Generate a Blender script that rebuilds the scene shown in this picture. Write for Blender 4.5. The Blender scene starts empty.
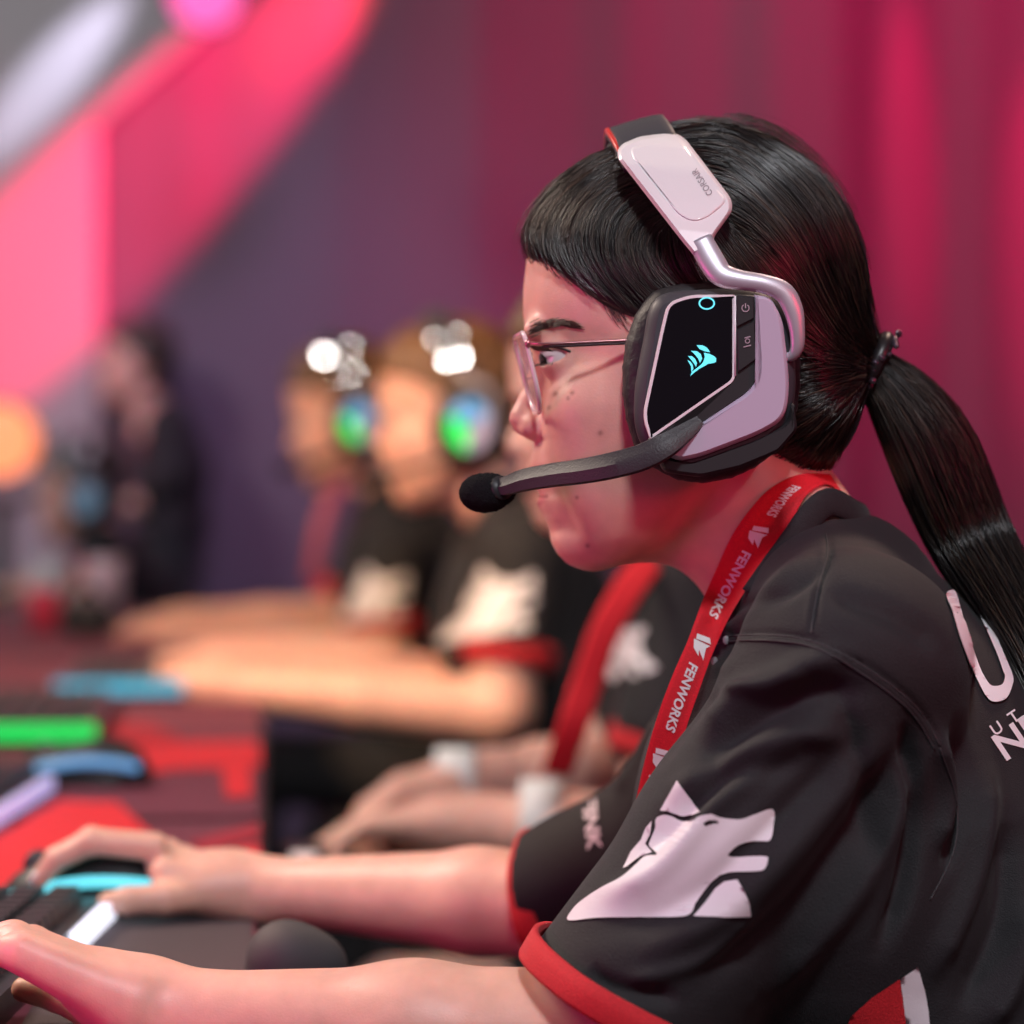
import bpy, bmesh, math, random
import numpy as np
from mathutils import Vector, Matrix
from mathutils.bvhtree import BVHTree

random.seed(7)
rng = np.random.default_rng(7)
scene = bpy.context.scene
col = scene.collection

# ------------------------------------------------------------------ frame
# Working frame: X right, V away from the camera, Y down, 1900 units to a metre.
S = 1900.0
F = 3040.0
D0 = 1.6
CAM = np.array([0.0, 0.0, 1.0])
PITCH = math.radians(1.26)
RX = np.array([1.0, 0, 0])
FW = np.array([0, math.cos(PITCH), -math.sin(PITCH)])
UP = np.array([0, math.sin(PITCH), math.cos(PITCH)])


def l2w(p):
    p = np.asarray(p, float).reshape(-1, 3)
    r = (p[:, 0:1] - 512) / S
    v = D0 + p[:, 1:2] / S
    u = (512 - p[:, 2:3]) / S
    return CAM + r * RX + v * FW + u * UP


def pp(x, y, v):
    """point seen at picture position x,y when it lies v units behind the subject plane"""
    k = (F + v) / F
    return np.array([512 + (x - 512) * k, v, 512 + (y - 512) * k])


def pw(x, y, d):
    return l2w([pp(x, y, (d - D0) * S)])[0]


def desk_pt(x, y, z):
    """world point on the horizontal plane z seen at x,y"""
    d = RX * (x - 512) / F + UP * (512 - y) / F + FW
    t = (z - CAM[2]) / d[2]
    return CAM + d * t


ROW = np.array([-0.0813, 1.0, 0.0])
ROW /= np.linalg.norm(ROW)
ACR = np.array([ROW[1], -ROW[0], 0.0])      # across the desk, to the players


# ------------------------------------------------------------------ objects
def tag(o, label=None, cat=None, group=None, kind=None):
    if label: o['label'] = label
    if cat: o['category'] = cat
    if group: o['group'] = group
    if kind: o['kind'] = kind
    return o


WLOC = {}


def empty(name, loc, label, cat, group=None):
    o = bpy.data.objects.new(name, None)
    col.objects.link(o)
    o.location = loc
    o.empty_display_size = 0.05
    WLOC[o.name] = np.array(loc, float)
    return tag(o, label, cat, group)


def mesh_from(verts, faces, name='m', smooth=True):
    verts = np.ascontiguousarray(verts, dtype=np.float32)
    me = bpy.data.meshes.new(name)
    if isinstance(faces, np.ndarray):
        k = faces.shape[1]
        me.vertices.add(len(verts))
        me.vertices.foreach_set('co', verts.ravel())
        me.loops.add(faces.size)
        me.loops.foreach_set('vertex_index', faces.astype(np.int32).ravel())
        me.polygons.add(len(faces))
        me.polygons.foreach_set('loop_start', np.arange(0, faces.size, k, dtype=np.int32))
        me.update(calc_edges=True)
        me.validate()
    else:
        me.from_pydata([tuple(map(float, v)) for v in verts], [], faces)
        me.update()
    me.polygons.foreach_set('use_smooth', np.full(len(me.polygons), smooth))
    return me


def ob(name, verts, faces, mat, parent=None, smooth=True, origin=None, sharp=None):
    """verts in world metres"""
    verts = np.asarray(verts, float).reshape(-1, 3)
    if parent is not None:
        base = WLOC[parent.name]
        org = base if origin is None else np.array(origin, float)
    else:
        if origin is None:
            lo, hi = verts.min(0), verts.max(0)
            org = np.array([(lo[0] + hi[0]) / 2, (lo[1] + hi[1]) / 2, lo[2]])
        else:
            org = np.array(origin, float)
        base = np.zeros(3)
    me = mesh_from(verts - org, faces, name, smooth)
    o = bpy.data.objects.new(name, me)
    col.objects.link(o)
    if parent is not None:
        o.parent = parent
    o.location = org - base
    WLOC[o.name] = org
    if mat is not None:
        me.materials.append(mat)
    if sharp is not None and smooth:
        sharpen(me, sharp)
    return o


def sharpen(me, deg):
    bm = bmesh.new()
    bm.from_mesh(me)
    a = math.radians(deg)
    for e in bm.edges:
        if len(e.link_faces) == 2 and e.calc_face_angle(0) > a:
            e.smooth = False
    bm.to_mesh(me)
    bm.free()


def merge(parts):
    vs, fs, n = [], [], 0
    for v, f in parts:
        v = np.asarray(v, float).reshape(-1, 3)
        vs.append(v)
        if isinstance(f, np.ndarray):
            fs += (f + n).tolist()
        else:
            fs += [[i + n for i in q] for q in f]
        n += len(v)
    return np.vstack(vs), fs


# ------------------------------------------------------------------ materials
def nodes(name):
    m = bpy.data.materials.new(name)
    m.use_nodes = True
    return m, m.node_tree, m.node_tree.nodes['Principled BSDF']


def mat(name, base, rough=0.5, metal=0.0, spec=0.5, emit=None, es=0.0, coat=0.0, bump=None, sss=0.0,
        sheen=0.0, aniso=0.0, trans=0.0, alpha=1.0, ior=1.45, noise_col=None):
    m, nt, b = nodes(name)
    b.inputs['Base Color'].default_value = (*base, 1)
    b.inputs['Roughness'].default_value = rough
    b.inputs['Metallic'].default_value = metal
    b.inputs['Specular IOR Level'].default_value = spec
    b.inputs['IOR'].default_value = ior
    b.inputs['Coat Weight'].default_value = coat
    b.inputs['Coat Roughness'].default_value = 0.08
    b.inputs['Transmission Weight'].default_value = trans
    b.inputs['Alpha'].default_value = alpha
    b.inputs['Anisotropic'].default_value = aniso
    if sheen:
        b.inputs['Sheen Weight'].default_value = sheen
        b.inputs['Sheen Roughness'].default_value = 0.5
    if sss:
        b.inputs['Subsurface Weight'].default_value = sss
        b.inputs['Subsurface Radius'].default_value = (1.0, 0.35, 0.2)
        b.inputs['Subsurface Scale'].default_value = 0.006
    if emit:
        b.inputs['Emission Color'].default_value = (*emit, 1)
        b.inputs['Emission Strength'].default_value = es
    if bump or noise_col:
        tc = nt.nodes.new('ShaderNodeTexCoord')
    if bump:
        sc, st = bump
        nz = nt.nodes.new('ShaderNodeTexNoise')
        nz.inputs['Scale'].default_value = sc
        nz.inputs['Detail'].default_value = 3
        bp = nt.nodes.new('ShaderNodeBump')
        bp.inputs['Strength'].default_value = st
        bp.inputs['Distance'].default_value = 0.001
        nt.links.new(tc.outputs['Object'], nz.inputs['Vector'])
        nt.links.new(nz.outputs['Fac'], bp.inputs['Height'])
        nt.links.new(bp.outputs['Normal'], b.inputs['Normal'])
    if noise_col:
        c2, sc2 = noise_col
        nz = nt.nodes.new('ShaderNodeTexNoise')
        nz.inputs['Scale'].default_value = sc2
        nz.inputs['Detail'].default_value = 4
        mx = nt.nodes.new('ShaderNodeMix')
        mx.data_type = 'RGBA'
        mx.inputs[6].default_value = (*base, 1)
        mx.inputs[7].default_value = (*c2, 1)
        nt.links.new(tc.outputs['Object'], nz.inputs['Vector'])
        nt.links.new(nz.outputs['Fac'], mx.inputs[0])
        nt.links.new(mx.outputs[2], b.inputs['Base Color'])
    return m


def skin_mat(name, tint=(1, 1, 1)):
    m, nt, b = nodes(name)
    at = nt.nodes.new('ShaderNodeAttribute')
    at.attribute_name = 'Col'
    tc = nt.nodes.new('ShaderNodeTexCoord')
    nz = nt.nodes.new('ShaderNodeTexNoise')
    nz.inputs['Scale'].default_value = 60
    nz.inputs['Detail'].default_value = 4
    rp = nt.nodes.new('ShaderNodeMapRange')
    rp.inputs['From Min'].default_value = 0.3
    rp.inputs['From Max'].default_value = 0.7
    rp.inputs['To Min'].default_value = 0.90
    rp.inputs['To Max'].default_value = 1.06
    mul = nt.nodes.new('ShaderNodeVectorMath')
    mul.operation = 'SCALE'
    nt.links.new(tc.outputs['Object'], nz.inputs['Vector'])
    nt.links.new(nz.outputs['Fac'], rp.inputs['Value'])
    nt.links.new(at.outputs['Color'], mul.inputs[0])
    nt.links.new(rp.outputs['Result'], mul.inputs['Scale'])
    nt.links.new(mul.outputs['Vector'], b.inputs['Base Color'])
    n2 = nt.nodes.new('ShaderNodeTexNoise')
    n2.inputs['Scale'].default_value = 900
    n2.inputs['Detail'].default_value = 3
    bp = nt.nodes.new('ShaderNodeBump')
    bp.inputs['Strength'].default_value = 0.25
    bp.inputs['Distance'].default_value = 0.0006
    nt.links.new(tc.outputs['Object'], n2.inputs['Vector'])
    nt.links.new(n2.outputs['Fac'], bp.inputs['Height'])
    nt.links.new(bp.outputs['Normal'], b.inputs['Normal'])
    b.inputs['Roughness'].default_value = 0.42
    b.inputs['Specular IOR Level'].default_value = 0.45
    b.inputs['Subsurface Weight'].default_value = 0.35
    b.inputs['Subsurface Radius'].default_value = (1.0, 0.35, 0.2)
    b.inputs['Subsurface Scale'].default_value = 0.005
    return m


def cloth_mat(name, base, scale=1400.0, strength=0.5):
    m, nt, b = nodes(name)
    tc = nt.nodes.new('ShaderNodeTexCoord')
    vo = nt.nodes.new('ShaderNodeTexVoronoi')
    vo.inputs['Scale'].default_value = scale
    nz = nt.nodes.new('ShaderNodeTexNoise')
    nz.inputs['Scale'].default_value = 22
    nz.inputs['Detail'].default_value = 5
    add = nt.nodes.new('ShaderNodeMath')
    add.operation = 'MULTIPLY_ADD'
    add.inputs[1].default_value = 3.0
    bp = nt.nodes.new('ShaderNodeBump')
    bp.inputs['Strength'].default_value = strength
    bp.inputs['Distance'].default_value = 0.0006
    nt.links.new(tc.outputs['Object'], vo.inputs['Vector'])
    nt.links.new(tc.outputs['Object'], nz.inputs['Vector'])
    nt.links.new(nz.outputs['Fac'], add.inputs[0])
    nt.links.new(vo.outputs['Distance'], add.inputs[2])
    nt.links.new(add.outputs['Value'], bp.inputs['Height'])
    nt.links.new(bp.outputs['Normal'], b.inputs['Normal'])
    mx = nt.nodes.new('ShaderNodeMix')
    mx.data_type = 'RGBA'
    mx.inputs[6].default_value = (*[c * 0.75 for c in base], 1)
    mx.inputs[7].default_value = (*[min(1, c * 1.25) for c in base], 1)
    nt.links.new(vo.outputs['Distance'], mx.inputs[0])
    nt.links.new(mx.outputs[2], b.inputs['Base Color'])
    b.inputs['Roughness'].default_value = 0.72
    b.inputs['Specular IOR Level'].default_value = 0.35
    b.inputs['Sheen Weight'].default_value = 0.06
    b.inputs['Sheen Roughness'].default_value = 0.45
    return m


# ------------------------------------------------------------------ distance fields
def smin(a, b, k):
    h = np.clip(0.5 + 0.5 * (b - a) / k, 0, 1)
    return b + (a - b) * h - k * h * (1 - h)


class Field:
    def __init__(self, lo, hi, h):
        self.lo = np.array(lo, np.float32)
        self.h = float(h)
        self.n = np.ceil((np.array(hi) - np.array(lo)) / h).astype(int) + 1
        self.ax = [(self.lo[i] + np.arange(self.n[i]) * h).astype(np.float32) for i in range(3)]
        self.f = np.full(tuple(self.n), 60.0, np.float32)

    def _box(self, lo, hi, m):
        sl = []
        for i in range(3):
            a = int(np.floor((lo[i] - m - self.lo[i]) / self.h))
            b = int(np.ceil((hi[i] + m - self.lo[i]) / self.h)) + 1
            sl.append(slice(max(0, a), max(0, min(self.n[i], b))))
        return tuple(sl)

    def _pts(self, sl):
        return (self.ax[0][sl[0]][:, None, None], self.ax[1][sl[1]][None, :, None], self.ax[2][sl[2]][None, None, :])

    def put(self, sl, d, k, sub=False):
        cur = self.f[sl]
        if cur.size == 0:
            return
        if sub:
            self.f[sl] = -smin(-cur, d, k) if k > 0 else np.maximum(cur, -d)
        else:
            self.f[sl] = smin(cur, d, k) if k > 0 else np.minimum(cur, d)

    def ell(self, c, r, k=8, sub=False, rot=None):
        c = np.array(c, float); r = np.array(r, float)
        m = max(k, 4) + 2 * self.h
        R = r.max() if rot is not None else r
        sl = self._box(c - R, c + R, m + (0.25 * r.max()))
        x, y, z = self._pts(sl)
        x = x - c[0]; y = y - c[1]; z = z - c[2]
        if rot is not None:
            Rm = np.array(rot.transposed() if hasattr(rot, 'transposed') else rot)
            x, y, z = (Rm[0][0] * x + Rm[0][1] * y + Rm[0][2] * z, Rm[1][0] * x + Rm[1][1] * y + Rm[1][2] * z,
                       Rm[2][0] * x + Rm[2][1] * y + Rm[2][2] * z)
        k0 = np.sqrt((x / r[0]) ** 2 + (y / r[1]) ** 2 + (z / r[2]) ** 2)
        k1 = np.sqrt((x / r[0] ** 2) ** 2 + (y / r[1] ** 2) ** 2 + (z / r[2] ** 2) ** 2) + 1e-6
        self.put(sl, (k0 * (k0 - 1) / k1).astype(np.float32), k, sub)

    def cap(self, a, b, ra, rb, k=8, sub=False, sc=None):
        """round cone from a to b; sc squashes an axis"""
        a = np.array(a, float); b = np.array(b, float)
        R = max(ra, rb)
        sc = np.ones(3) if sc is None else np.array(sc, float)
        ext = R / sc
        sl = self._box(np.minimum(a, b) - ext, np.maximum(a, b) + ext, max(k, 4) + 2 * self.h)
        x, y, z = self._pts(sl)
        A = a * sc
        d = (b - a) * sc
        x = x * sc[0] - A[0]; y = y * sc[1] - A[1]; z = z * sc[2] - A[2]
        L = float(d @ d) + 1e-9
        t = np.clip((x * d[0] + y * d[1] + z * d[2]) / L, 0, 1)
        dist = np.sqrt((x - t * d[0]) ** 2 + (y - t * d[1]) ** 2 + (z - t * d[2]) ** 2) - (ra + (rb - ra) * t)
        self.put(sl, dist.astype(np.float32), k, sub)

    def chain(self, pts, rs, k=6, sub=False, sc=None):
        for i in range(len(pts) - 1):
            self.cap(pts[i], pts[i + 1], rs[i], rs[i + 1], k, sub, sc)

    def halfspace(self, p, n, k=4):
        """keep the side n points away from"""
        x, y, z = self._pts((slice(None),) * 3)
        n = np.array(n, float); n /= np.linalg.norm(n)
        d = ((x - p[0]) * n[0] + (y - p[1]) * n[1] + (z - p[2]) * n[2]).astype(np.float32)
        self.f = -smin(-self.f, -d, k)

    def mesh(self, smooth=1):
        f = self.f
        s = f < 0
        nx, ny, nz = f.shape
        c = np.zeros((nx - 1, ny - 1, nz - 1), np.uint8)
        for i in (0, 1):
            for j in (0, 1):
                for k in (0, 1):
                    c += s[i:nx - 1 + i, j:ny - 1 + j, k:nz - 1 + k]
        mixed = (c > 0) & (c < 8)
        idx = -np.ones(mixed.shape, np.int32)
        I = np.argwhere(mixed)
        idx[mixed] = np.arange(len(I))
        acc = np.zeros((len(I), 3)); cnt = np.zeros(len(I))
        corners = [(i, j, k) for i in (0, 1) for j in (0, 1) for k in (0, 1)]
        val = {cc: f[I[:, 0] + cc[0], I[:, 1] + cc[1], I[:, 2] + cc[2]] for cc in corners}
        for a in corners:
            for ax in range(3):
                if a[ax] == 0:
                    b = list(a); b[ax] = 1; b = tuple(b)
                    fa, fb = val[a], val[b]
                    m = (fa < 0) != (fb < 0)
                    t = fa[m] / (fa[m] - fb[m])
                    p = np.tile(np.array(a, float), (m.sum(), 1))
                    p[:, ax] += t
                    acc[m] += p
                    cnt[m] += 1
        v = (I + acc / cnt[:, None]) * self.h + self.lo
        quads = []
        for ax in range(3):
            o1, o2 = [(1, 2), (2, 0), (0, 1)][ax]
            sa = [slice(1, None)] * 3; sb = [slice(1, None)] * 3
            sa[ax] = slice(0, -1); sb[ax] = slice(1, None)
            s0 = s[tuple(sa)]; s1 = s[tuple(sb)]
            # edge at grid point g -> g+e_ax, with other coordinates >=1
            E = np.argwhere(s0 != s1)
            if len(E) == 0:
                continue
            base = E.copy()
            for j in (o1, o2):
                base[:, j] += 1
            flip = s0[E[:, 0], E[:, 1], E[:, 2]]
            ok = np.ones(len(E), bool)
            for j in range(3):
                ok &= base[:, j] < mixed.shape[j]
            base = base[ok]; flip = flip[ok]
            d1 = np.zeros(3, int); d1[o1] = 1
            d2 = np.zeros(3, int); d2[o2] = 1
            q = [base, base - d1, base - d1 - d2, base - d2]
            q = np.stack([idx[t[:, 0], t[:, 1], t[:, 2]] for t in q], 1)
            q[~flip] = q[~flip][:, ::-1]
            quads.append(q)
        q = np.vstack(quads)
        q = q[(q >= 0).all(1)]
        for _ in range(smooth):
            v = laplace(v, q, 0.5)
        return v, q


def laplace(v, q, w):
    acc = np.zeros_like(v); cnt = np.zeros(len(v))
    k = q.shape[1]
    for i in range(k):
        a, b = q[:, i], q[:, (i + 1) % k]
        for c_ in range(3):
            acc[:, c_] += np.bincount(a, v[b, c_], len(v)) + np.bincount(b, v[a, c_], len(v))
        cnt += np.bincount(a, minlength=len(v)) + np.bincount(b, minlength=len(v))
    return v * (1 - w) + w * acc / np.maximum(cnt, 1)[:, None]


def vnormals(v, q):
    d1 = v[q[:, 2]] - v[q[:, 0]]
    d2 = v[q[:, 3 if q.shape[1] > 3 else 1]] - v[q[:, 1 if q.shape[1] > 3 else 0]]
    fn = np.cross(d1, d2)
    n = np.zeros_like(v)
    for i in range(q.shape[1]):
        for c_ in range(3):
            n[:, c_] += np.bincount(q[:, i], fn[:, c_], len(v))
    return n / (np.linalg.norm(n, axis=1)[:, None] + 1e-9)


def bvh(v, q):
    return BVHTree.FromPolygons([tuple(p) for p in v.tolist()], q.tolist() if isinstance(q, np.ndarray) else q)


EYE = Vector((512, -3040, 512))


def drape(tree, x, y, lift=1.5, default=None):
    """working-frame point on a surface where the picture position x,y meets it, with its normal"""
    d = (Vector(pp(x, y, 0).tolist()) - EYE).normalized()
    hit, n, i, t = tree.ray_cast(EYE, d)
    if hit is None:
        return default, None
    if n.dot(d) > 0:
        n = -n
    p = hit + n * lift
    return np.array(p), np.array(n)


# ------------------------------------------------------------------ curves and sweeps
def spline(pts, n):
    """smooth resample of control rows (any dimension) by arc length of a Catmull-Rom curve"""
    P = np.asarray(pts, float)
    if len(P) == 2:
        t = np.linspace(0, 1, n)[:, None]
        return P[0] * (1 - t) + P[1] * t
    Q = np.vstack([2 * P[0] - P[1], P, 2 * P[-1] - P[-2]])
    out = []
    for i in range(1, len(Q) - 2):
        t = np.linspace(0, 1, 16, endpoint=False)[:, None]
        a, b, c, d = Q[i - 1], Q[i], Q[i + 1], Q[i + 2]
        out.append(0.5 * (2 * b + (c - a) * t + (2 * a - 5 * b + 4 * c - d) * t ** 2 + (3 * b - a - 3 * c + d) * t ** 3))
    out.append(P[-1:])
    C = np.vstack(out)
    s = np.r_[0, np.cumsum(np.linalg.norm(np.diff(C[:, :3], axis=0), axis=1))]
    u = np.linspace(0, s[-1], n)
    return np.stack([np.interp(u, s, C[:, j]) for j in range(C.shape[1])], 1)


def smoothpoly(pts, n=80):
    """closed smooth outline"""
    P = np.asarray(pts, float)
    P = np.vstack([P[-2:], P, P[:3]])
    C = []
    for i in range(2, len(P) - 3):
        t = np.linspace(0, 1, 8, endpoint=False)[:, None]
        a, b, c, d = P[i - 1], P[i], P[i + 1], P[i + 2]
        C.append(0.5 * (2 * b + (c - a) * t + (2 * a - 5 * b + 4 * c - d) * t ** 2 + (3 * b - a - 3 * c + d) * t ** 3))
    C = np.vstack(C)
    return C


def roundpoly(pts, rad, seg=5):
    """closed outline with rounded corners; rad is one number or one per corner"""
    P = np.asarray(pts, float)
    n = len(P)
    if np.isscalar(rad): rad = [rad] * n
    out = []
    for i in range(n):
        a, b, c = P[i - 1], P[i], P[(i + 1) % n]
        u = a - b; w = c - b
        lu, lw = np.linalg.norm(u), np.linalg.norm(w)
        r = min(rad[i], lu * 0.48, lw * 0.48)
        if r < 0.2:
            out.append(b); continue
        p0 = b + u / lu * r; p1 = b + w / lw * r
        for t in np.linspace(0, 1, seg + 1):
            out.append((1 - t) ** 2 * p0 + 2 * t * (1 - t) * b + t * t * p1)
    return np.array(out)


def inset(P, d):
    """move a closed outline inwards by d (outline in any winding)"""
    P = np.asarray(P, float)
    a = np.roll(P, 1, 0); b = np.roll(P, -1, 0)
    t = b - a
    t /= (np.linalg.norm(t, axis=1)[:, None] + 1e-9)
    nrm = np.stack([-t[:, 1], t[:, 0]], 1)
    area = 0.5 * np.sum(P[:, 0] * np.roll(P[:, 1], -1) - np.roll(P[:, 0], -1) * P[:, 1])
    if area < 0: nrm = -nrm
    return P + nrm * d


def slab(outline, levels, place, cap0=True, cap1=True):
    """stack of insets of an outline; levels = [(inset, height)], place(x, y, height) -> working-frame point"""
    n = len(outline)
    vs, fs = [], []
    for li, (ins, hgt) in enumerate(levels):
        Q = inset(outline, ins) if ins else np.asarray(outline, float)
        for p in Q:
            vs.append(place(p[0], p[1], hgt))
        if li:
            a, b = (li - 1) * n, li * n
            for i in range(n):
                j = (i + 1) % n
                fs.append([a + i, a + j, b + j, b + i])
    if cap0: fs.append(list(range(n))[::-1])
    if cap1: fs.append([(len(levels) - 1) * n + i for i in range(n)])
    return np.array(vs), fs


def tri_fill(v, fs):
    """triangulate big faces properly"""
    bm = bmesh.new()
    bv = [bm.verts.new(tuple(p)) for p in v]
    for f in fs:
        try: bm.faces.new([bv[i] for i in f])
        except ValueError: pass
    bmesh.ops.triangulate(bm, faces=[f for f in bm.faces if len(f.verts) > 4])
    bmesh.ops.recalc_face_normals(bm, faces=bm.faces)
    V = np.array([x.co[:] for x in bm.verts])
    bm.verts.index_update()
    Fs = [[x.index for x in f.verts] for f in bm.faces]
    bm.free()
    return V, Fs


def sweep(path, rad, seg=10, flat=None, side=None, caps=True):
    """tube along path (n,3); rad (n,) ; flat(n,) second radius; side: vector giving the first radius direction"""
    P = np.asarray(path, float)
    n = len(P)
    rad = np.full(n, rad) if np.isscalar(rad) else np.asarray(rad, float)
    fl = rad if flat is None else (np.full(n, flat) if np.isscalar(flat) else np.asarray(flat, float))
    T = np.gradient(P, axis=0)
    T /= np.linalg.norm(T, axis=1)[:, None] + 1e-9
    ref = np.array([0, 1.0, 0]) if side is None else np.array(side, float)
    vs = []
    for i in range(n):
        a = ref - T[i] * (ref @ T[i])
        if np.linalg.norm(a) < 1e-3: a = np.array([1.0, 0, 0]) - T[i] * T[i][0]
        a /= np.linalg.norm(a)
        b = np.cross(T[i], a)
        ref = a if side is None else ref
        for j in range(seg):
            t = 2 * math.pi * j / seg
            vs.append(P[i] + a * math.cos(t) * rad[i] + b * math.sin(t) * fl[i])
    fs = []
    for i in range(n - 1):
        for j in range(seg):
            k = (j + 1) % seg
            fs.append([i * seg + j, i * seg + k, (i + 1) * seg + k, (i + 1) * seg + j])
    if caps:
        fs.append(list(range(seg))[::-1])
        fs.append([(n - 1) * seg + j for j in range(seg)])
    return np.array(vs), fs


def strands(paths, r0, r1, seg=3):
    """many thin tubes; paths (m,n,3) -> verts, quads"""
    P = np.asarray(paths, float)
    m, n, _ = P.shape
    T = np.gradient(P, axis=1)
    T /= np.linalg.norm(T, axis=2)[..., None] + 1e-9
    ref = np.array([0.3, 1.0, 0.2])
    A = np.cross(T, ref); A /= np.linalg.norm(A, axis=2)[..., None] + 1e-9
    B = np.cross(T, A)
    t = np.linspace(0, 1, n)
    rr = (r0 + (r1 - r0) * t) * np.clip(np.minimum(t * 12 + 0.3, 1), 0, 1)
    rr = rr[None, :, None] * (0.7 + 0.6 * rng.random((m, 1, 1)))
    rings = []
    for j in range(seg):
        a = 2 * math.pi * j / seg
        rings.append(P + (A * math.cos(a) + B * math.sin(a)) * rr)
    V = np.stack(rings, 2).reshape(-1, 3)
    base = (np.arange(m)[:, None] * n + np.arange(n - 1)[None, :]).reshape(-1) * seg
    q = []
    for j in range(seg):
        k = (j + 1) % seg
        q.append(np.stack([base + j, base + k, base + seg + k, base + seg + j], 1))
    return V, np.vstack(q)


def box(lo, hi):
    x0, y0, z0 = lo; x1, y1, z1 = hi
    v = [(x0, y0, z0), (x1, y0, z0), (x1, y1, z0), (x0, y1, z0), (x0, y0, z1), (x1, y0, z1), (x1, y1, z1), (x0, y1, z1)]
    return np.array(v, float), [[0, 3, 2, 1], [4, 5, 6, 7], [0, 1, 5, 4], [1, 2, 6, 5], [2, 3, 7, 6], [3, 0, 4, 7]]


def ball(c, r, nu=20, nv=12, axes=None):
    c = np.array(c, float)
    r = np.array([r] * 3 if np.isscalar(r) else r, float)
    A = np.eye(3) if axes is None else np.array(axes, float)
    vs = [c + A[2] * r[2]]
    for i in range(1, nv):
        ph = math.pi * i / nv
        for j in range(nu):
            th = 2 * math.pi * j / nu
            vs.append(c + A[0] * r[0] * math.sin(ph) * math.cos(th) + A[1] * r[1] * math.sin(ph) * math.sin(th) + A[2] * r[2] * math.cos(ph))
    vs.append(c - A[2] * r[2])
    fs = [[0, 1 + j, 1 + (j + 1) % nu] for j in range(nu)]
    for i in range(nv - 2):
        for j in range(nu):
            a = 1 + i * nu; b = a + nu; k = (j + 1) % nu
            fs.append([a + j, b + j, b + k, a + k])
    a = 1 + (nv - 2) * nu
    fs += [[a + j, len(vs) - 1, a + (j + 1) % nu] for j in range(nu)]
    return np.array(vs), fs


def flat_shape(outlines, step):
    """triangulated flat shape (outline + holes by even-odd) cut into a fine grid; returns 2-D verts and faces"""
    cu = bpy.data.curves.new('tmp', 'CURVE')
    cu.dimensions = '2D'
    cu.fill_mode = 'BOTH'
    for o_ in outlines:
        sp = cu.splines.new('POLY')
        sp.points.add(len(o_) - 1)
        for i, p in enumerate(o_):
            sp.points[i].co = (p[0], p[1], 0, 1)
        sp.use_cyclic_u = True
    return _curve_to_grid(cu, step)


def text_shape(txt, step, size=1.0, bold=0.0, spacing=1.0, shear=0.0):
    cu = bpy.data.curves.new('tmp', 'FONT')
    cu.body = txt
    cu.size = size
    cu.offset = bold
    cu.space_character = spacing
    cu.shear = shear
    cu.align_x = 'CENTER'
    cu.align_y = 'CENTER'
    cu.resolution_u = 3
    return _curve_to_grid(cu, step)


def _curve_to_grid(cu, step):
    o = bpy.data.objects.new('tmp', cu)
    me = bpy.data.meshes.new_from_object(o)
    bm = bmesh.new()
    bm.from_mesh(me)
    if step:
        xs = [v.co.x for v in bm.verts]; ys = [v.co.y for v in bm.verts]
        for a, b, nrm in ((min(xs), max(xs), (1, 0, 0)), (min(ys), max(ys), (0, 1, 0))):
            t = a + step
            while t < b:
                bmesh.ops.bisect_plane(bm, geom=bm.verts[:] + bm.edges[:] + bm.faces[:], plane_co=[t * c_ for c_ in nrm], plane_no=nrm)
                t += step
    bmesh.ops.triangulate(bm, faces=[f for f in bm.faces if len(f.verts) > 4])
    bm.verts.index_update()
    V = np.array([v.co[:2] for v in bm.verts])
    Fs = [[x.index for x in f.verts] for f in bm.faces]
    bm.free()
    bpy.data.objects.remove(o)
    bpy.data.curves.remove(cu)
    bpy.data.meshes.remove(me)
    return V, Fs


def drape_shape(tree, V, Fs, lift=1.2):
    """put picture-position shape V on a surface; drop faces that miss"""
    pts, ok = [], []
    for x, y in V:
        p, n = drape(tree, x, y, lift)
        ok.append(p is not None)
        pts.append(p if p is not None else np.zeros(3))
    Fs = [f for f in Fs if all(ok[i] for i in f) and max(pts[i][1] for i in f) - min(pts[i][1] for i in f) < 320]
    used = sorted({i for f in Fs for i in f})
    m = {u: i for i, u in enumerate(used)}
    return np.array([pts[u] for u in used]), [[m[i] for i in f] for f in Fs]


def set_col(o, cols):
    a = o.data.color_attributes.new('Col', 'FLOAT_COLOR', 'POINT')
    c4 = np.ones((len(cols), 4), np.float32)
    c4[:, :3] = cols
    a.data.foreach_set('color', c4.ravel())
# ------------------------------------------------------------------ shared materials
SKIN = skin_mat('skin')
JERSEY = cloth_mat('jersey_knit', (0.0165, 0.0155, 0.0185))
REDCLOTH = cloth_mat('red_knit', (0.62, 0.02, 0.03))
PRINT = mat('white_print', (0.84, 0.81, 0.85), 0.5, bump=(1500, 0.2))
TROUSER = cloth_mat('black_twill', (0.02, 0.02, 0.024))
SHOE = mat('shoe_leather', (0.03, 0.03, 0.03), 0.5)
EYEW = mat('eye_white', (0.62, 0.58, 0.58), 0.15, coat=1.0)
IRIS = mat('iris', (0.02, 0.012, 0.01), 0.1, coat=1.0)
SKINC = np.array([0.80, 0.46, 0.37])
LIPC = np.array([0.66, 0.26, 0.25])


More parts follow.
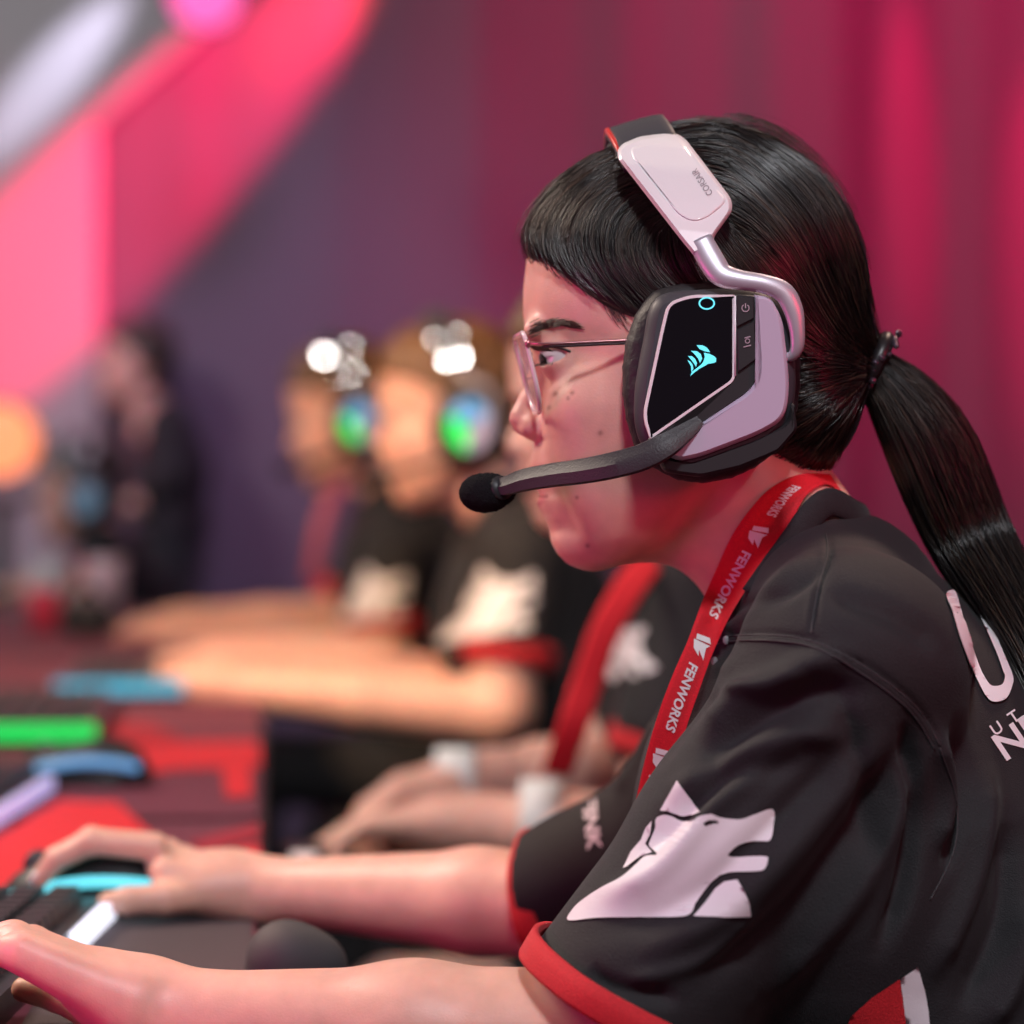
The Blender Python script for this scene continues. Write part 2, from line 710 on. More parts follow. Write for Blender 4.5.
def hair_material(name, c1, c2, rough=0.30):
    m, nt, b = nodes(name)
    tc = nt.nodes.new('ShaderNodeTexCoord')
    nz = nt.nodes.new('ShaderNodeTexNoise')
    nz.inputs['Scale'].default_value = 35
    nz.inputs['Detail'].default_value = 6
    mx = nt.nodes.new('ShaderNodeMix'); mx.data_type = 'RGBA'
    mx.inputs[6].default_value = (*c1, 1); mx.inputs[7].default_value = (*c2, 1)
    nt.links.new(tc.outputs['Object'], nz.inputs['Vector'])
    ge = nt.nodes.new('ShaderNodeNewGeometry')
    po = nt.nodes.new('ShaderNodeMath'); po.operation = 'POWER'; po.inputs[1].default_value = 3.0
    nt.links.new(ge.outputs['Random Per Island'], po.inputs[0])
    mu = nt.nodes.new('ShaderNodeMath'); mu.operation = 'MULTIPLY'
    nt.links.new(po.outputs[0], mu.inputs[0]); nt.links.new(nz.outputs['Fac'], mu.inputs[1])
    nt.links.new(mu.outputs[0], mx.inputs[0])
    nt.links.new(mx.outputs[2], b.inputs['Base Color'])
    b.inputs['Roughness'].default_value = rough
    b.inputs['Specular IOR Level'].default_value = 0.55
    return m


HAIR = hair_material('black_hair', (0.007, 0.005, 0.006), (0.14, 0.085, 0.055))

# ------------------------------------------------------------------ heads
PROFILE = [(531, 235), (526, 262), (523, 290), (523, 315), (525, 330), (529, 342), (532, 354), (529, 370), (523, 388),
           (515, 402), (510, 412), (509, 420), (512, 430), (520, 437), (531, 441), (534, 447), (532, 455), (530, 464),
           (532, 474), (534, 482), (537, 490), (540, 495.5), (537, 500), (537.5, 506), (541, 513), (545, 521), (547.5, 531),
           (550, 541), (556, 553), (566, 564), (578, 571), (592, 573)]


def face_field(fd, eyes=True):
    """head and neck in the working frame of the front figure, her mid-plane at V = 0"""
    fd.ell((700, 0, 290), (160, 136, 148), 0)
    fd.ell((618, 0, 300), (94, 112, 110), 40)
    fd.ell((628, 0, 420), (90, 104, 130), 30)
    for s in (-1, 1):
        fd.cap((700, s * 92, 440), (610, s * 45, 535), 30, 26, 30)          # jaw line
        fd.ell((592, s * 72, 408), (38, 40, 34), 24)                          # cheek
        fd.ell((668, s * 104, 380), (54, 26, 70), 34)
        fd.ell((622, s * 66, 452), (58, 42, 82), 44)
    fd.cap((592, -18, 540), (592, 18, 540), 31, 31, 20)                       # chin
    fd.ell((568, 0, 480), (33, 50, 42), 18)                                   # muzzle
    for s in (-1, 1):                                                        # orbit
        fd.ell((534, s * 58, 362), (24, 34, 19), 16, sub=True)
    fd.cap((533, -62, 334), (533, 62, 334), 11, 11, 14)                       # brow ridge
    fd.cap((546, 0, 350), (526, 0, 410), 11, 12, 12)                          # nose bridge
    fd.cap((550, 0, 372), (536, 0, 420), 18, 20, 12)
    fd.ell((522, 0, 418), (13, 15, 13), 8)                                    # tip
    for s in (-1, 1):
        fd.ell((536, s * 17, 427), (15, 13, 13), 9)                           # wing
        fd.ell((530, s * 9, 444), (8, 4, 4), 3, sub=True)                    # nostril
    fd.ell((577, 0, 508), (33, 50, 26), 20)
    # lips
    fd.cap((544, 0, 489), (557, -34, 494), 8, 4, 5)
    fd.cap((544, 0, 489), (557, 34, 494), 8, 4, 5)
    fd.cap((547, 0, 503), (560, -28, 500), 7, 4, 10)
    fd.cap((547, 0, 503), (560, 28, 500), 7, 4, 10)
    for s in (-1, 1):
        fd.cap((536, 0, 497), (562, s * 38, 496), 2.1, 1.6, 3, sub=True)
        # eyelids
        if eyes:
            fd.ell((563, s * 60, 360), (26.5, 27, 26.5), 7)
            fd.ell((549, s * 63, 360.5), (22, 32, 7.4), 1.5, sub=True, rot=Matrix.Rotation(math.radians(8), 3, 'Y'))
        # ear
        fd.ell((722, s * 142, 395), (24, 14, 38), 8)
    # under jaw and neck
    fd.cap((640, 0, 520), (740, 0, 520), 38, 60, 30)
    fd.cap((728, 0, 470), (822, 0, 615), 84, 92, 24)
    fd.cap((822, 0, 615), (860, 0, 720), 100, 120, 20)


def fit_profile(v):
    """ease the mid-line of the face onto its outline"""
    P = np.array(PROFILE)
    tol = 2.0 if len(v) > 60000 else 3.6
    ys = P[:, 1]; xs = P[:, 0]
    o = np.argsort(ys)
    ys, xs = ys[o], xs[o]
    yb = np.arange(236, 572, 2.0)
    mn = np.zeros(len(yb))
    for i, y in enumerate(yb):
        m = (abs(v[:, 2] - y) < tol) & (abs(v[:, 1]) < 30)
        mn[i] = v[m, 0].min() if m.any() else np.nan
    ok = ~np.isnan(mn) & (np.abs(mn - np.interp(yb, ys, xs)) < 40)
    yb, mn = yb[ok], mn[ok]
    d = np.interp(yb, ys, xs) - mn
    d = np.convolve(np.pad(d, 1, 'edge'), [.25, .5, .25], 'valid')
    dy = np.interp(v[:, 2], yb, d, left=0, right=0)
    mm = np.interp(v[:, 2], yb, mn)
    fade = np.clip((573 - v[:, 2]) / 8, 0, 1) * np.clip((v[:, 2] - 236) / 20, 0, 1)
    w = np.exp(-(np.clip(v[:, 0] - mm, 0, None) / 42) ** 2) * np.exp(-(v[:, 1] / 52) ** 2) * fade
    v = v.copy()
    v[:, 0] += dy * w
    return v


def skin_colors(v):
    c = np.tile(SKINC, (len(v), 1))

    def blend(mask, colr):
        m = np.clip(mask, 0, 1)[:, None]
        return c * (1 - m) + np.array(colr) * m
    x, s, y = v[:, 0], abs(v[:, 1]), v[:, 2]
    lip = np.clip(1.3 - np.sqrt(((y - 497.5) / (11.5 - 8 * np.clip(s / 42, 0, 1))) ** 4 + (s / 38) ** 4), 0, 1) * (x < 575)
    c = blend(lip * 1.1, LIPC)
    c = blend(.8 * np.exp(-((y - 496.6 + np.clip(s - 30, 0, 20) * .05) / 1.5) ** 2) * (s < 37) * (x < 566), (0.25, 0.04, 0.05))  # crease shade between the lips put into the skin colour
    fl = np.exp(-(((x - 590) / 34) ** 2 + ((y - 415) / 34) ** 2)) * (s > 40) * 0.25
    c = blend(fl, (0.78, 0.34, 0.30))
    for mx, my, mr in ((597, 436, 2.4), (554, 397, 2.6), (570, 397, 2.2), (548, 410, 2), (566, 402, 1.7), (586, 545, 2.2), (575, 498, 1.8)):
        c = blend(0.75 * np.exp(-(((x - mx) ** 2 + (y - my) ** 2) / mr ** 2)) * (v[:, 1] < -20), (0.25, 0.10, 0.08))
    return c


# ------------------------------------------------------------------ hands
def unit(a):
    a = np.array(a, float)
    return a / np.linalg.norm(a)


def hand_field(fd, w, f, n, s, curls, thumb, k=1.0, scale=1.0, spread=0.10, plen=1.0, thumb_pts=None, finger_pts=None):
    """w wrist, f towards the fingers, n out of the back of the hand, s towards the thumb"""
    f, n, s = unit(f), unit(n), unit(s)
    w = np.array(w, float)

    def at(a, b, c): return w + (f * a * plen + s * b + n * c) * scale
    q = scale
    fd.chain([at(-45, 0, 0), at(30, 2, -2), at(70, 4, -2)], [38 * q, 37 * q, 35 * q], 34)
    for b, a in ((46, 150), (17, 162), (-14, 156), (-43, 142)):
        fd.cap(at(34, b * .6, 0), at(a, b, 2), 29 * q, 20 * q, 16)
    for i, (b, a) in enumerate(((48, 156), (17, 168), (-14, 160), (-43, 146))):
        L = [132, 148, 138, 108][i] * q
        r = [16, 16.5, 15.5, 13.5][i] * q
        if finger_pts and finger_pts[i] is not None:
            P = [np.array(p, float) for p in finger_pts[i]]
        else:
            c1, c2, c3 = curls[i]
            d0 = unit(f + s * spread * (1.2 - i * 0.85))
            P = [at(a, b, 4)]
            ang = 0
            for c_, l in zip((c1, c2, c3), (.44, .31, .25)):
                ang += c_
                d = d0 * math.cos(ang) - n * math.sin(ang)
                P.append(P[-1] + d * L * l)
        fd2 = fd.f
        fd.f = np.full_like(fd2, 60.0)
        fd.chain(P, [r * 1.08, r, r * .9, r * .74], 4)
        fd.ell(P[1], (r * 1.1,) * 3, 4)
        fing = fd.f
        fd.f = fd2
        if i == 0: fd._fing = fing
        else: fd._fing = np.minimum(fd._fing, fing)
    if thumb_pts is not None:
        T = [np.array(p, float) for p in thumb_pts]
    else:
        T = [at(34, 26, -22), at(80, 66, -30), at(118, 92, -34), at(152, 98, -44)]
    fd2 = fd.f
    fd.f = np.full_like(fd2, 60.0)
    fd.chain(T, [24 * q, 20 * q, 17 * q, 12.5 * q], 6)
    th = fd.f
    fd.f = smin(fd2, th, 16)
    fd.f = smin(fd.f, fd._fing, 7)
    return at


def nail(tip, prev, n, r):
    """a fingernail plate lying on the finger end"""
    tip, prev = np.array(tip, float), np.array(prev, float)
    f = unit(tip - prev); n = unit(np.array(n) - f * (np.array(n) @ f)); s = np.cross(f, n)
    v, fs = ball((0, 0, 0), 1, 12, 8)
    v = tip + (v[:, :1] * f * r * .85) + v[:, 1:2] * s * r * .68 + (v[:, 2:] * .28 + .72) * n * r * .98
    return v, fs


# ------------------------------------------------------------------ cloth
def strokes(v, nrm, tree_front, items):
    """press folds into a surface: items = (screen polyline, width, height); only where the surface faces the camera"""
    k = (F + v[:, 1]) / F
    sx = 512 + (v[:, 0] - 512) / k
    sy = 512 + (v[:, 2] - 512) / k
    face = np.clip(-nrm[:, 1] * 2.2 + 0.35, 0, 1) * tree_front
    dsp = np.zeros(len(v))
    for pts, wd, amp in items:
        C = spline(pts, 30)
        m = (sx > C[:, 0].min() - 3 * wd) & (sx < C[:, 0].max() + 3 * wd) & (sy > C[:, 1].min() - 3 * wd) & (sy < C[:, 1].max() + 3 * wd)
        ii = np.where(m)[0]
        if not len(ii): continue
        P = np.stack([sx[ii], sy[ii]], 1)
        best = np.full(len(ii), 1e9); tt = np.zeros(len(ii))
        for i in range(len(C) - 1):
            a, b = C[i], C[i + 1]
            ab = b - a
            t = np.clip(((P - a) @ ab) / (ab @ ab + 1e-9), 0, 1)
            d = np.linalg.norm(P - a - t[:, None] * ab, axis=1)
            u = d < best
            best[u] = d[u]; tt[u] = (i + t[u]) / (len(C) - 1)
        endf = np.clip(np.minimum(tt, 1 - tt) * 5 + 0.15, 0, 1)
        dsp[ii] += amp * np.exp(-(best / wd) ** 2) * endf
    return v + nrm * (dsp * face)[:, None]


def wob(v, scale, amp, seed):
    r = np.random.default_rng(seed)
    out = np.zeros(len(v))
    for i in range(7):
        d = r.normal(size=3); d /= np.linalg.norm(d)
        out += np.sin((v @ d) / scale * (0.6 + 0.9 * r.random()) + r.random() * 6.28)
    return out / 7 * 2 * amp


# ================================================================== THE FRONT PLAYER
NS = pp(838, 655, -270)       # near shoulder
NE = pp(618, 1052, -262)      # near elbow
NW = pp(168, 1016, -195)      # near wrist
FS = pp(760, 690, 250)
FE = pp(630, 910, 400)
FWR = pp(243, 889, 600)

hip = l2w([(1010, 0, 1400)])[0]
PORG = np.array([hip[0], hip[1], 0.0])

# --- head and neck
fd = Field((500, -170, 130), (960, 170, 730), 2.0)
face_field(fd)
hv, hq = fd.mesh(1)
hv = fit_profile(hv)
hn = vnormals(hv, hq)
HEADTREE = bvh(hv, hq)
hcol = skin_colors(hv)

# --- near arm and hand
fd = Field((-190, -420, 860), (860, 40, 1180), 2.6)
fd.chain([NS * .6 + NE * .4, NE, NE * .55 + NW * .45, NW], [72, 76, 64, 41], 30, sc=None)
fd.ell(NE, (72, 66, 70), 20)
n_f = unit((-195, 18, -84))
n_s = unit((0.05, 1, 0.12))
n_n = unit(np.cross(n_f, n_s)); n_n = n_n if n_n[2] < 0 else -n_n
hand_field(fd, NW, n_f, n_n, n_s, [(.55, .5, .35), (.6, .5, .35), (.55, .55, .35), (.5, .55, .35)], None, scale=1.0, spread=.12)
for b in (46, 17, -14, -43):
    pass
av, aq = fd.mesh(1)
# --- far arm and hand (on the mouse)
fd = Field((-110, 160, 780), (780, 760, 1080), 2.8)
fd.chain([FS + (-20, 0, 120), FE, FE * .62 + FWR * .38, FWR], [72, 68, 60, 34], 20)
f_f = unit(pp(150, 862, 610) - FWR); f_s = unit((0.0, -1, 0.10)); f_n = unit(np.cross(f_f, f_s)); f_n = f_n if f_n[2] < 0 else -f_n
ix = [pp(156, 848, 590), pp(92, 842, 585), pp(56, 860, 580), pp(40, 880, 578)]
sh = lambda P, dv, dx, dy: [p + np.array((dx, dv, dy)) for p in P]
hand_field(fd, FWR, f_f, f_n, f_s, None, None, scale=.94, plen=.66,
           finger_pts=[ix, sh(ix, 28, -4, 1), sh(ix, 54, 8, 9), sh(ix, 78, 26, 18)],
           thumb_pts=[pp(218, 893, 575), pp(165, 899, 535), pp(128, 901, 520), pp(107, 902, 516)])
bv_, bq = fd.mesh(1)

allv = np.vstack([hv, av, bv_])
allq = np.vstack([hq, aq + len(hv), bq + len(hv) + len(av)])
body = ob('person', l2w(allv), allq, SKIN, origin=PORG)
acol = np.tile(SKINC, (len(av), 1)); bcol = np.tile(SKINC, (len(bv_), 1))
set_col(body, np.vstack([hcol, acol, bcol]))
tag(body, 'player in front with black ponytail, clear glasses, black jersey and white wolf on the sleeve', 'person', 'players seated along the desk')

# fingernails
NAIL = mat('fingernail', (0.75, 0.62, 0.60), 0.25, coat=0.6)
nv = [nail(ix[3], ix[2], (-.6, -.3, -.7), 12.5)]
for dv, dx, dy in ((28, -4, 1), (54, 8, 9), (78, 26, 18)):
    Q = sh(ix, dv, dx, dy)
    nv.append(nail(Q[3], Q[2], (-.6, -.3, -.7), 12))
v_, f_ = merge(nv)
ob('fingernail', l2w(v_), f_, NAIL, body)

# --- eyes
for s in (-1, 1):
    v_, f_ = ball((563, s * 60, 360), 24.2, 24, 16)
    e = ob('eye', l2w(v_), f_, EYEW, body)
    gz = unit((-.88, -.34, .30))
    u1 = unit(np.cross(gz, (0, 0, 1))); u2 = np.cross(gz, u1)
    rings = []
    for a in np.linspace(0.001, .42, 6):
        rings.append([np.array((563, s * 60, 360)) + 24.9 * (gz * math.cos(a) + (u1 * math.cos(t) + u2 * math.sin(t)) * math.sin(a)) for t in np.linspace(0, 2 * math.pi, 20, endpoint=False)])
    vs = np.array(rings).reshape(-1, 3)
    fs = [[i * 20 + j, i * 20 + (j + 1) % 20, (i + 1) * 20 + (j + 1) % 20, (i + 1) * 20 + j] for i in range(5) for j in range(20)]
    ob('iris', l2w(vs), fs, IRIS, e)

# --- brows and lashes
paths = []
for s in (-1, 1):
    for i in range(230):
        t = rng.random()
        x = 527 + 44 * t + rng.normal() * 1.2
        y = 336 - 10 * math.sin(t * 2.3) + 4 * t + rng.normal() * (3.0 - 1.9 * t)
        P0 = None
        pth = []
        for j in range(5):
            u = j / 4
            X, Y = x + 11 * u, y - (5 - 7 * t) * u
            hit, n, a, b = HEADTREE.ray_cast(Vector((X, s * 400, Y)), Vector((0, -s, 0)))
            if hit is None or abs(hit[1]) < 8: break
            hit = hit + n * (0.5 + 0.9 * u)
            pth.append(hit[:])
        if len(pth) == 5: paths.append(pth)
    # lashes, both lids
    for up in (1, 0):
        for i in range(70 if up else 28):
            t = (i + rng.random()) / (70 if up else 28)
            b0 = np.array((563, s * 60, 360)) + 27.5 * unit((-math.cos(t * 1.45 - .25), s * math.sin(t * 1.45 - .25), (-.24 + .10 * t) if up else .26))
            d = unit((-1, s * .6, -.25 if up else .6))
            u_ = np.linspace(0, 1, 5)[:, None]
            L = (9 if up else 4)
            paths.append(b0 + d * u_ * L + np.array((0, 0, -1)) * (u_ ** 2) * (3 if up else -1))
pth5 = np.array([np.array(p) for p in paths])
lashes = pth5
BROW = mat('brow_hair', (0.05, 0.022, 0.016), 0.5)
for sg in (-1, 1):
    v_, q_ = strands(lashes[lashes[:, 0, 1] * sg > 0], .34, .2)
    ob('brow_hair', l2w(v_), q_, BROW, body)
LINE = mat('lash_line', (0.012, 0.006, 0.006), 0.5)
for s in (-1, 1):
    lp = []
    for x_, y_ in spline([(535, 355), (541, 351.5), (550, 350.5), (560, 353), (569, 356.5)], 16):
        hit, n, a, b = HEADTREE.ray_cast(Vector((x_, s * 400, y_)), Vector((0, -s, 0)))
        if hit is not None and abs(hit[1]) > 30: lp.append(hit[:])
    if len(lp) > 4:
        v_, f_ = sweep(np.array(lp), np.linspace(2.2, 1.2, len(lp)), 6)
        ob('lash_line', l2w(v_), f_, LINE, body)
# ------------------------------------------------------------------ jersey of the front player
fd = Field((470, -430, 470), (1240, 400, 1480), 3.4)
SQ = np.array([1, .80, 1.0])
fd.chain([(818, 0, 655), (852, 0, 820), (895, 0, 960), (950, 0, 1200), (985, 0, 1420)], [118, 218, 218, 200, 215], 40, sc=SQ)
fd.chain([(850, 0, 606), (905, 0, 736), (955, 0, 880), (1000, 0, 1070)], [90, 124, 150, 185], 50, sc=np.array([1, .72, 1]))
for s_, sh_ in ((-1, NS), (1, FS)):
    fd.cap((822, s_ * 40, 590), sh_ + (8, -s_ * 6, -6), 72, 84, 46)
# near sleeve, wide and hanging
hem_c = pp(628, 1008, -262)
hem_n = unit(pp(628, 1008, -262) - pp(735, 822, -270))
fd.chain([NS, NS * .5 + hem_c * .5 + np.array((6, 0, 2)), hem_c + hem_n * 70], [84, 88, 112], 40, sc=np.array([1, .9, 1]))
fd.chain([NS + (40, 10, 10), pp(832, 890, -215), pp(826, 960, -205)], [80, 96, 88], 50)
# far sleeve
fh = pp(541, 894, 436)
fh_n = unit(np.array([-.90, .42, .10]))
fd.chain([FS, pp(672, 836, 350), fh + fh_n * 30], [84, 78, 68], 34)
# neck opening
fd.chain([(735, 0, 470), (778, 0, 556), (828, 0, 628)], [92, 98, 92], 8, sub=True)
fd.cap((690, 0, 560), (712, 0, 700), 44, 26, 14, sub=True)
# sleeve openings
for hc, hn_, far in ((hem_c, hem_n, 0), (fh, fh_n, 1)):
    fd.f = fd.f
    x, y, z = fd._pts((slice(None),) * 3)
    d = ((x - hc[0]) * hn_[0] + (y - hc[1]) * hn_[1] + (z - hc[2]) * hn_[2])
    rad = np.sqrt(np.maximum((x - hc[0]) ** 2 + (y - hc[1]) ** 2 + (z - hc[2]) ** 2 - d ** 2, 0))
    cut = np.maximum(-d, rad - (140 if not far else 130)).astype(np.float32)      # removed: d>0 within the radius
    fd.f = np.maximum(fd.f, -cut)
fd.cap(hem_c - hem_n * 22, hem_c + hem_n * 80, 80, 102, 4, sub=True, sc=np.array([1, .9, 1]))
fd.cap(fh - fh_n * 40, fh + fh_n * 60, 60, 62, 4, sub=True)
jv, jq = fd.mesh(2)
jn = vnormals(jv, jq)
jv = jv + jn * (wob(jv, 42, 2.2, 3) + wob(jv, 90, 3.0, 4))[:, None]
jn = vnormals(jv, jq)
FOLDS = [
    # (path on the picture, width, height)
    ([(700, 745), (740, 700), (800, 668), (850, 655)], 13, 6),
    ([(690, 790), (740, 735), (800, 700), (870, 690)], 15, -6),
    ([(668, 800), (720, 765), (790, 735), (850, 735)], 14, 6),
    ([(640, 860), (700, 800), (740, 775), (800, 760)], 12, -5),
    ([(725, 690), (770, 690), (810, 672)], 8, 4),
    ([(600, 900), (660, 870), (720, 800), (800, 740)], 12, 5),
    ([(590, 930), (690, 900), (790, 810), (860, 740)], 16, -4),
    ([(640, 960), (740, 900), (830, 800), (890, 730)], 18, 6),
    ([(700, 985), (800, 900), (870, 800), (905, 740)], 15, -5),
    ([(760, 1000), (850, 900), (900, 810), (925, 740)], 15, 6),
    ([(840, 690), (862, 780), (872, 870)], 12, -4),
    ([(905, 720), (912, 800), (905, 880), (880, 950)], 9, -8),
    ([(935, 730), (945, 790), (940, 850)], 9, 6),
    ([(958, 720), (962, 800), (945, 870)], 8, -6),
    ([(985, 760), (985, 830), (965, 900), (930, 980)], 12, 6),
    ([(1010, 820), (1000, 920), (960, 1010)], 13, -7),
    ([(1030, 900), (1015, 980), (985, 1030)], 12, 6),
    ([(700, 640), (740, 610), (790, 590), (830, 560)], 7, -3.5),
    ([(690, 668), (735, 622), (800, 560), (832, 535)], 8, 3.5),
    ([(665, 735), (700, 690), (735, 655)], 8, 5),
    ([(655, 765), (690, 718), (720, 690)], 7, -4),
    ([(830, 585), (850, 600), (900, 620), (940, 650)], 12, -3),
    ([(620, 985), (700, 960), (760, 905)], 9, 3),
    ([(590, 965), (610, 985), (680, 1000)], 9, -4),
    ([(618, 795), (632, 760), (656, 716)], 6, 3),
    # seams
    ([(705, 640), (735, 634), (780, 634), (822, 642)], 2.6, -2.0),
    ([(705, 645), (735, 639), (780, 639), (822, 647)], 2.6, 1.3),
    ([(812, 640), (870, 668), (915, 704), (942, 745)], 2.6, -2.2),
    ([(812, 644), (868, 673), (912, 709), (938, 748)], 2.6, 1.2),
    ([(810, 632), (818, 590), (829, 555), (828, 532)], 3.2, -3.0),
    ([(806, 632), (813, 590), (823, 555), (822, 532)], 3.0, 1.6),
    ([(942, 745), (958, 800), (955, 850), (930, 900)], 2.6, -1.6),
]
jv = strokes(jv, jn, 1.0, [(a_, b_, c_ * (2.1 if b_ > 5 else 1.3)) for a_, b_, c_ in FOLDS])
jersey = ob('jersey', l2w(jv), jq, JERSEY, body)
JT = bvh(jv, jq)
THREAD = mat('seam_thread', (.045, .043, .048), .6)
for path in ([(705, 642), (735, 636), (780, 636), (822, 645), (870, 671), (915, 707), (940, 746)], [(705, 647), (735, 641), (780, 641), (820, 650), (866, 676), (910, 711), (935, 750)],
             [(811, 634), (817, 592), (827, 556), (826, 534)], [(940, 748), (956, 800), (954, 850), (930, 900)]):
    P_ = [drape(JT, a_, b_, .5)[0] for a_, b_ in spline(path, 70)]
    P_ = [p for p in P_ if p is not None]
    if len(P_) > 5:
        v_, f_ = sweep(np.array(P_), .75, 6)
        ob('seam', l2w(v_), f_, THREAD, jersey)


def ring_band(hc, hn_, r, wd, th, sc, name, m, parent, tilt=0.0):
    """turned-up hem band round a sleeve end"""
    a = unit(np.cross(hn_, (0, 1, 0))); b = np.cross(hn_, a)
    prof = []
    nseg = 72
    vs = []
    shp = [(-wd, -th * .5), (-wd + 1, th * .8), (-wd * .5, th), (0, th), (3, th * .5), (3, -th * .5), (0, -th), (-wd, -th)]
    for i in range(nseg):
        t = 2 * math.pi * i / nseg
        rr = r + 2.0 * math.sin(3 * t + 1) + 1.2 * math.sin(7 * t)
        dirv = a * math.cos(t) + b * math.sin(t) * sc
        for u, w_ in shp:
            vs.append(hc + hn_ * (u + 2.5 * math.sin(2 * t + tilt)) + dirv * (rr + w_))
    k = len(shp)
    fs = [[i * k + j, i * k + (j + 1) % k, ((i + 1) % nseg) * k + (j + 1) % k, ((i + 1) % nseg) * k + j] for i in range(nseg) for j in range(k)]
    o = ob(name, l2w(vs), fs, m, parent)
    return o


ring_band(hem_c + hem_n * 2, hem_n, 108, 26, 3.0, 1.1, 'cuff', REDCLOTH, jersey)
ring_band(fh + fh_n * 4, fh_n, 73, 27, 3.0, 1.0, 'cuff', REDCLOTH, jersey)

# ------------------------------------------------------------------ prints on the jersey
# wolf head on the sleeve, in picture positions
WOLF = [
    # ear
    [(678, 781), (701, 813), (694, 816), (682, 816), (668, 811), (661, 811)],
    # head and muzzle
    [(664, 815), (672, 816), (682, 821), (692, 822), (700, 817), (706, 815), (712, 814), (720, 817), (731, 819), (742, 819), (755, 814),
     (772, 809), (773.5, 826), (772, 838), (767, 842), (752, 841), (739, 844), (731, 850), (728, 855), (740, 857), (766, 857), (768, 862),
     (764, 870), (752, 872), (728, 873), (716, 878), (706, 889), (697, 903), (686, 917), (640, 917), (600, 918), (570, 921),
     (573, 911), (583, 901), (601, 889), (622, 878), (636, 866), (646, 857), (658, 855.5), (650, 846), (652, 838), (656, 828), (657, 819)],
    # cheek behind the dark line
    [(653, 821), (651, 834), (646, 844), (653, 853), (641, 857), (628, 867), (624, 869), (632, 852), (642, 840), (647, 828)],
    # lower jaw
    [(738, 880), (744, 890), (749, 903), (750, 916), (724, 917), (694, 917), (706, 903), (716, 889), (725, 882)],
]
eye_hole = [(703, 823), (708, 820), (716, 820), (719, 823), (712, 823.5), (705, 826)]


def add_prints(tree, outlines, holes, step, lift, name, m, parent, tf=None):
    parts = []
    for i, o_ in enumerate(outlines):
        V, Fs = flat_shape([smoothpoly(o_) if len(o_) > 12 else o_] + (holes if i == 1 and holes else []), step)
        if tf is not None: V = tf(V)
        parts.append(drape_shape(tree, V, Fs, lift))
    v, f = merge([p for p in parts if len(p[1])])
    return ob(name, l2w(v), f, m, parent)


add_prints(JT, WOLF, [eye_hole], 5, 1.6, 'wolf_emblem', PRINT, jersey)


def write_on(tree, txt, cx, cy, size, ang, m, name, parent, lift=1.2, step=3.0, bold=0.0, spacing=1.0, sx=1.0, flip=False, shear=0.0):
    """lettering centred at picture position, baseline running at ang degrees (clockwise on the picture)"""
    V, Fs = text_shape(txt, None, 1.0, bold, spacing, shear)
    V = V * size
    V[:, 0] *= sx
    a = math.radians(ang)
    x = cx + V[:, 0] * math.cos(a) + V[:, 1] * math.sin(a)
    y = cy + V[:, 0] * math.sin(a) - V[:, 1] * math.cos(a)
    P, Fs = drape_shape(tree, np.stack([x, y], 1), Fs, lift)
    if not len(Fs): return None
    return ob(name, l2w(P), Fs, m, parent, smooth=False)


write_on(JT, 'FINK', 592, 823, 19.5, 84, PRINT, 'sleeve_lettering', jersey, 2.0, bold=0.035, sx=1.2)
# tall figure on the back
add_prints(JT, [[(944, 596), (952, 592), (956, 600), (962, 620), (970, 645), (978, 668), (984, 680), (990, 687), (1000, 686), (1003, 678),
                 (1001, 672), (995, 655), (984, 630), (972, 605), (958, 583), (961, 581), (978, 604), (992, 632), (1004, 660), (1011, 678),
                 (1010, 688), (1004, 700), (992, 703), (984, 697), (976, 682), (966, 660), (957, 636), (950, 612)]], None, 5, 2.8, 'back_figure', PRINT, jersey)
write_on(JT, 'U  T', 1004, 724, 17, -34, PRINT, 'back_lettering', jersey, 1.6, bold=0.01)
write_on(JT, 'NE', 1018, 738, 40, -34, PRINT, 'back_lettering', jersey, 1.6, bold=0.02)
# red and white side panel at the hip
add_prints(JT, [[(917, 966), (924, 990), (928, 1012), (932, 1060), (908, 1060), (905, 1020), (899, 978)]], None, 6, 3.0, 'side_stripe', PRINT, jersey)
add_prints(JT, [[(899, 978), (905, 1020), (908, 1060), (838, 1060), (850, 1016), (872, 996)]], None, 6, 2.6, 'side_panel', REDCLOTH, jersey)

# collar band and two little studs
cpath = spline([(745, -114, 594), (778, -110, 548), (814, -98, 504), (850, -64, 513), (866, 0, 518), (850, 64, 513), (822, 98, 514), (780, 110, 560), (745, 112, 602)], 70)
v_, f_ = sweep(cpath, 14, 12, flat=4.5, side=(-0.25, 0, -1))
ob('collar', l2w(v_), f_, JERSEY, jersey)
for x_, y_ in ((727, 640), (715, 662)):
    p_, n_ = drape(JT, x_, y_, 1)
    if p_ is not None:
        v_, f_ = ball(p_, (3.2, 2, 4.5))
        ob('stud', l2w(v_), f_, mat('stud_grey', (.25, .24, .26), .35), jersey)

# trousers, shoes, chair (below the frame, so she sits on something)
def seated_lower(hipc, kneeV, parent, knee_x, col_leg, foot_y, shorts=False, h=9.0, mt=TROUSER):
    vs = []
    fdn = Field((knee_x - 260, hipc[1] - 330, hipc[2] - 190), (hipc[0] + 260, hipc[1] + 330, foot_y + 30), h)
    fdn.ell(hipc, (190, 230, 150), 20)
    for s in (-1, 1):
        a = np.array(hipc) + (-20, s * 105, 10)
        k_ = np.array([knee_x, hipc[1] + s * kneeV, hipc[2] - 10])
        fdn.cap(a, k_, 125, 92, 30)
        fdn.cap(k_, (knee_x + 60, hipc[1] + s * kneeV, foot_y - 90), 88, 58, 24)
    return fdn.mesh(1)


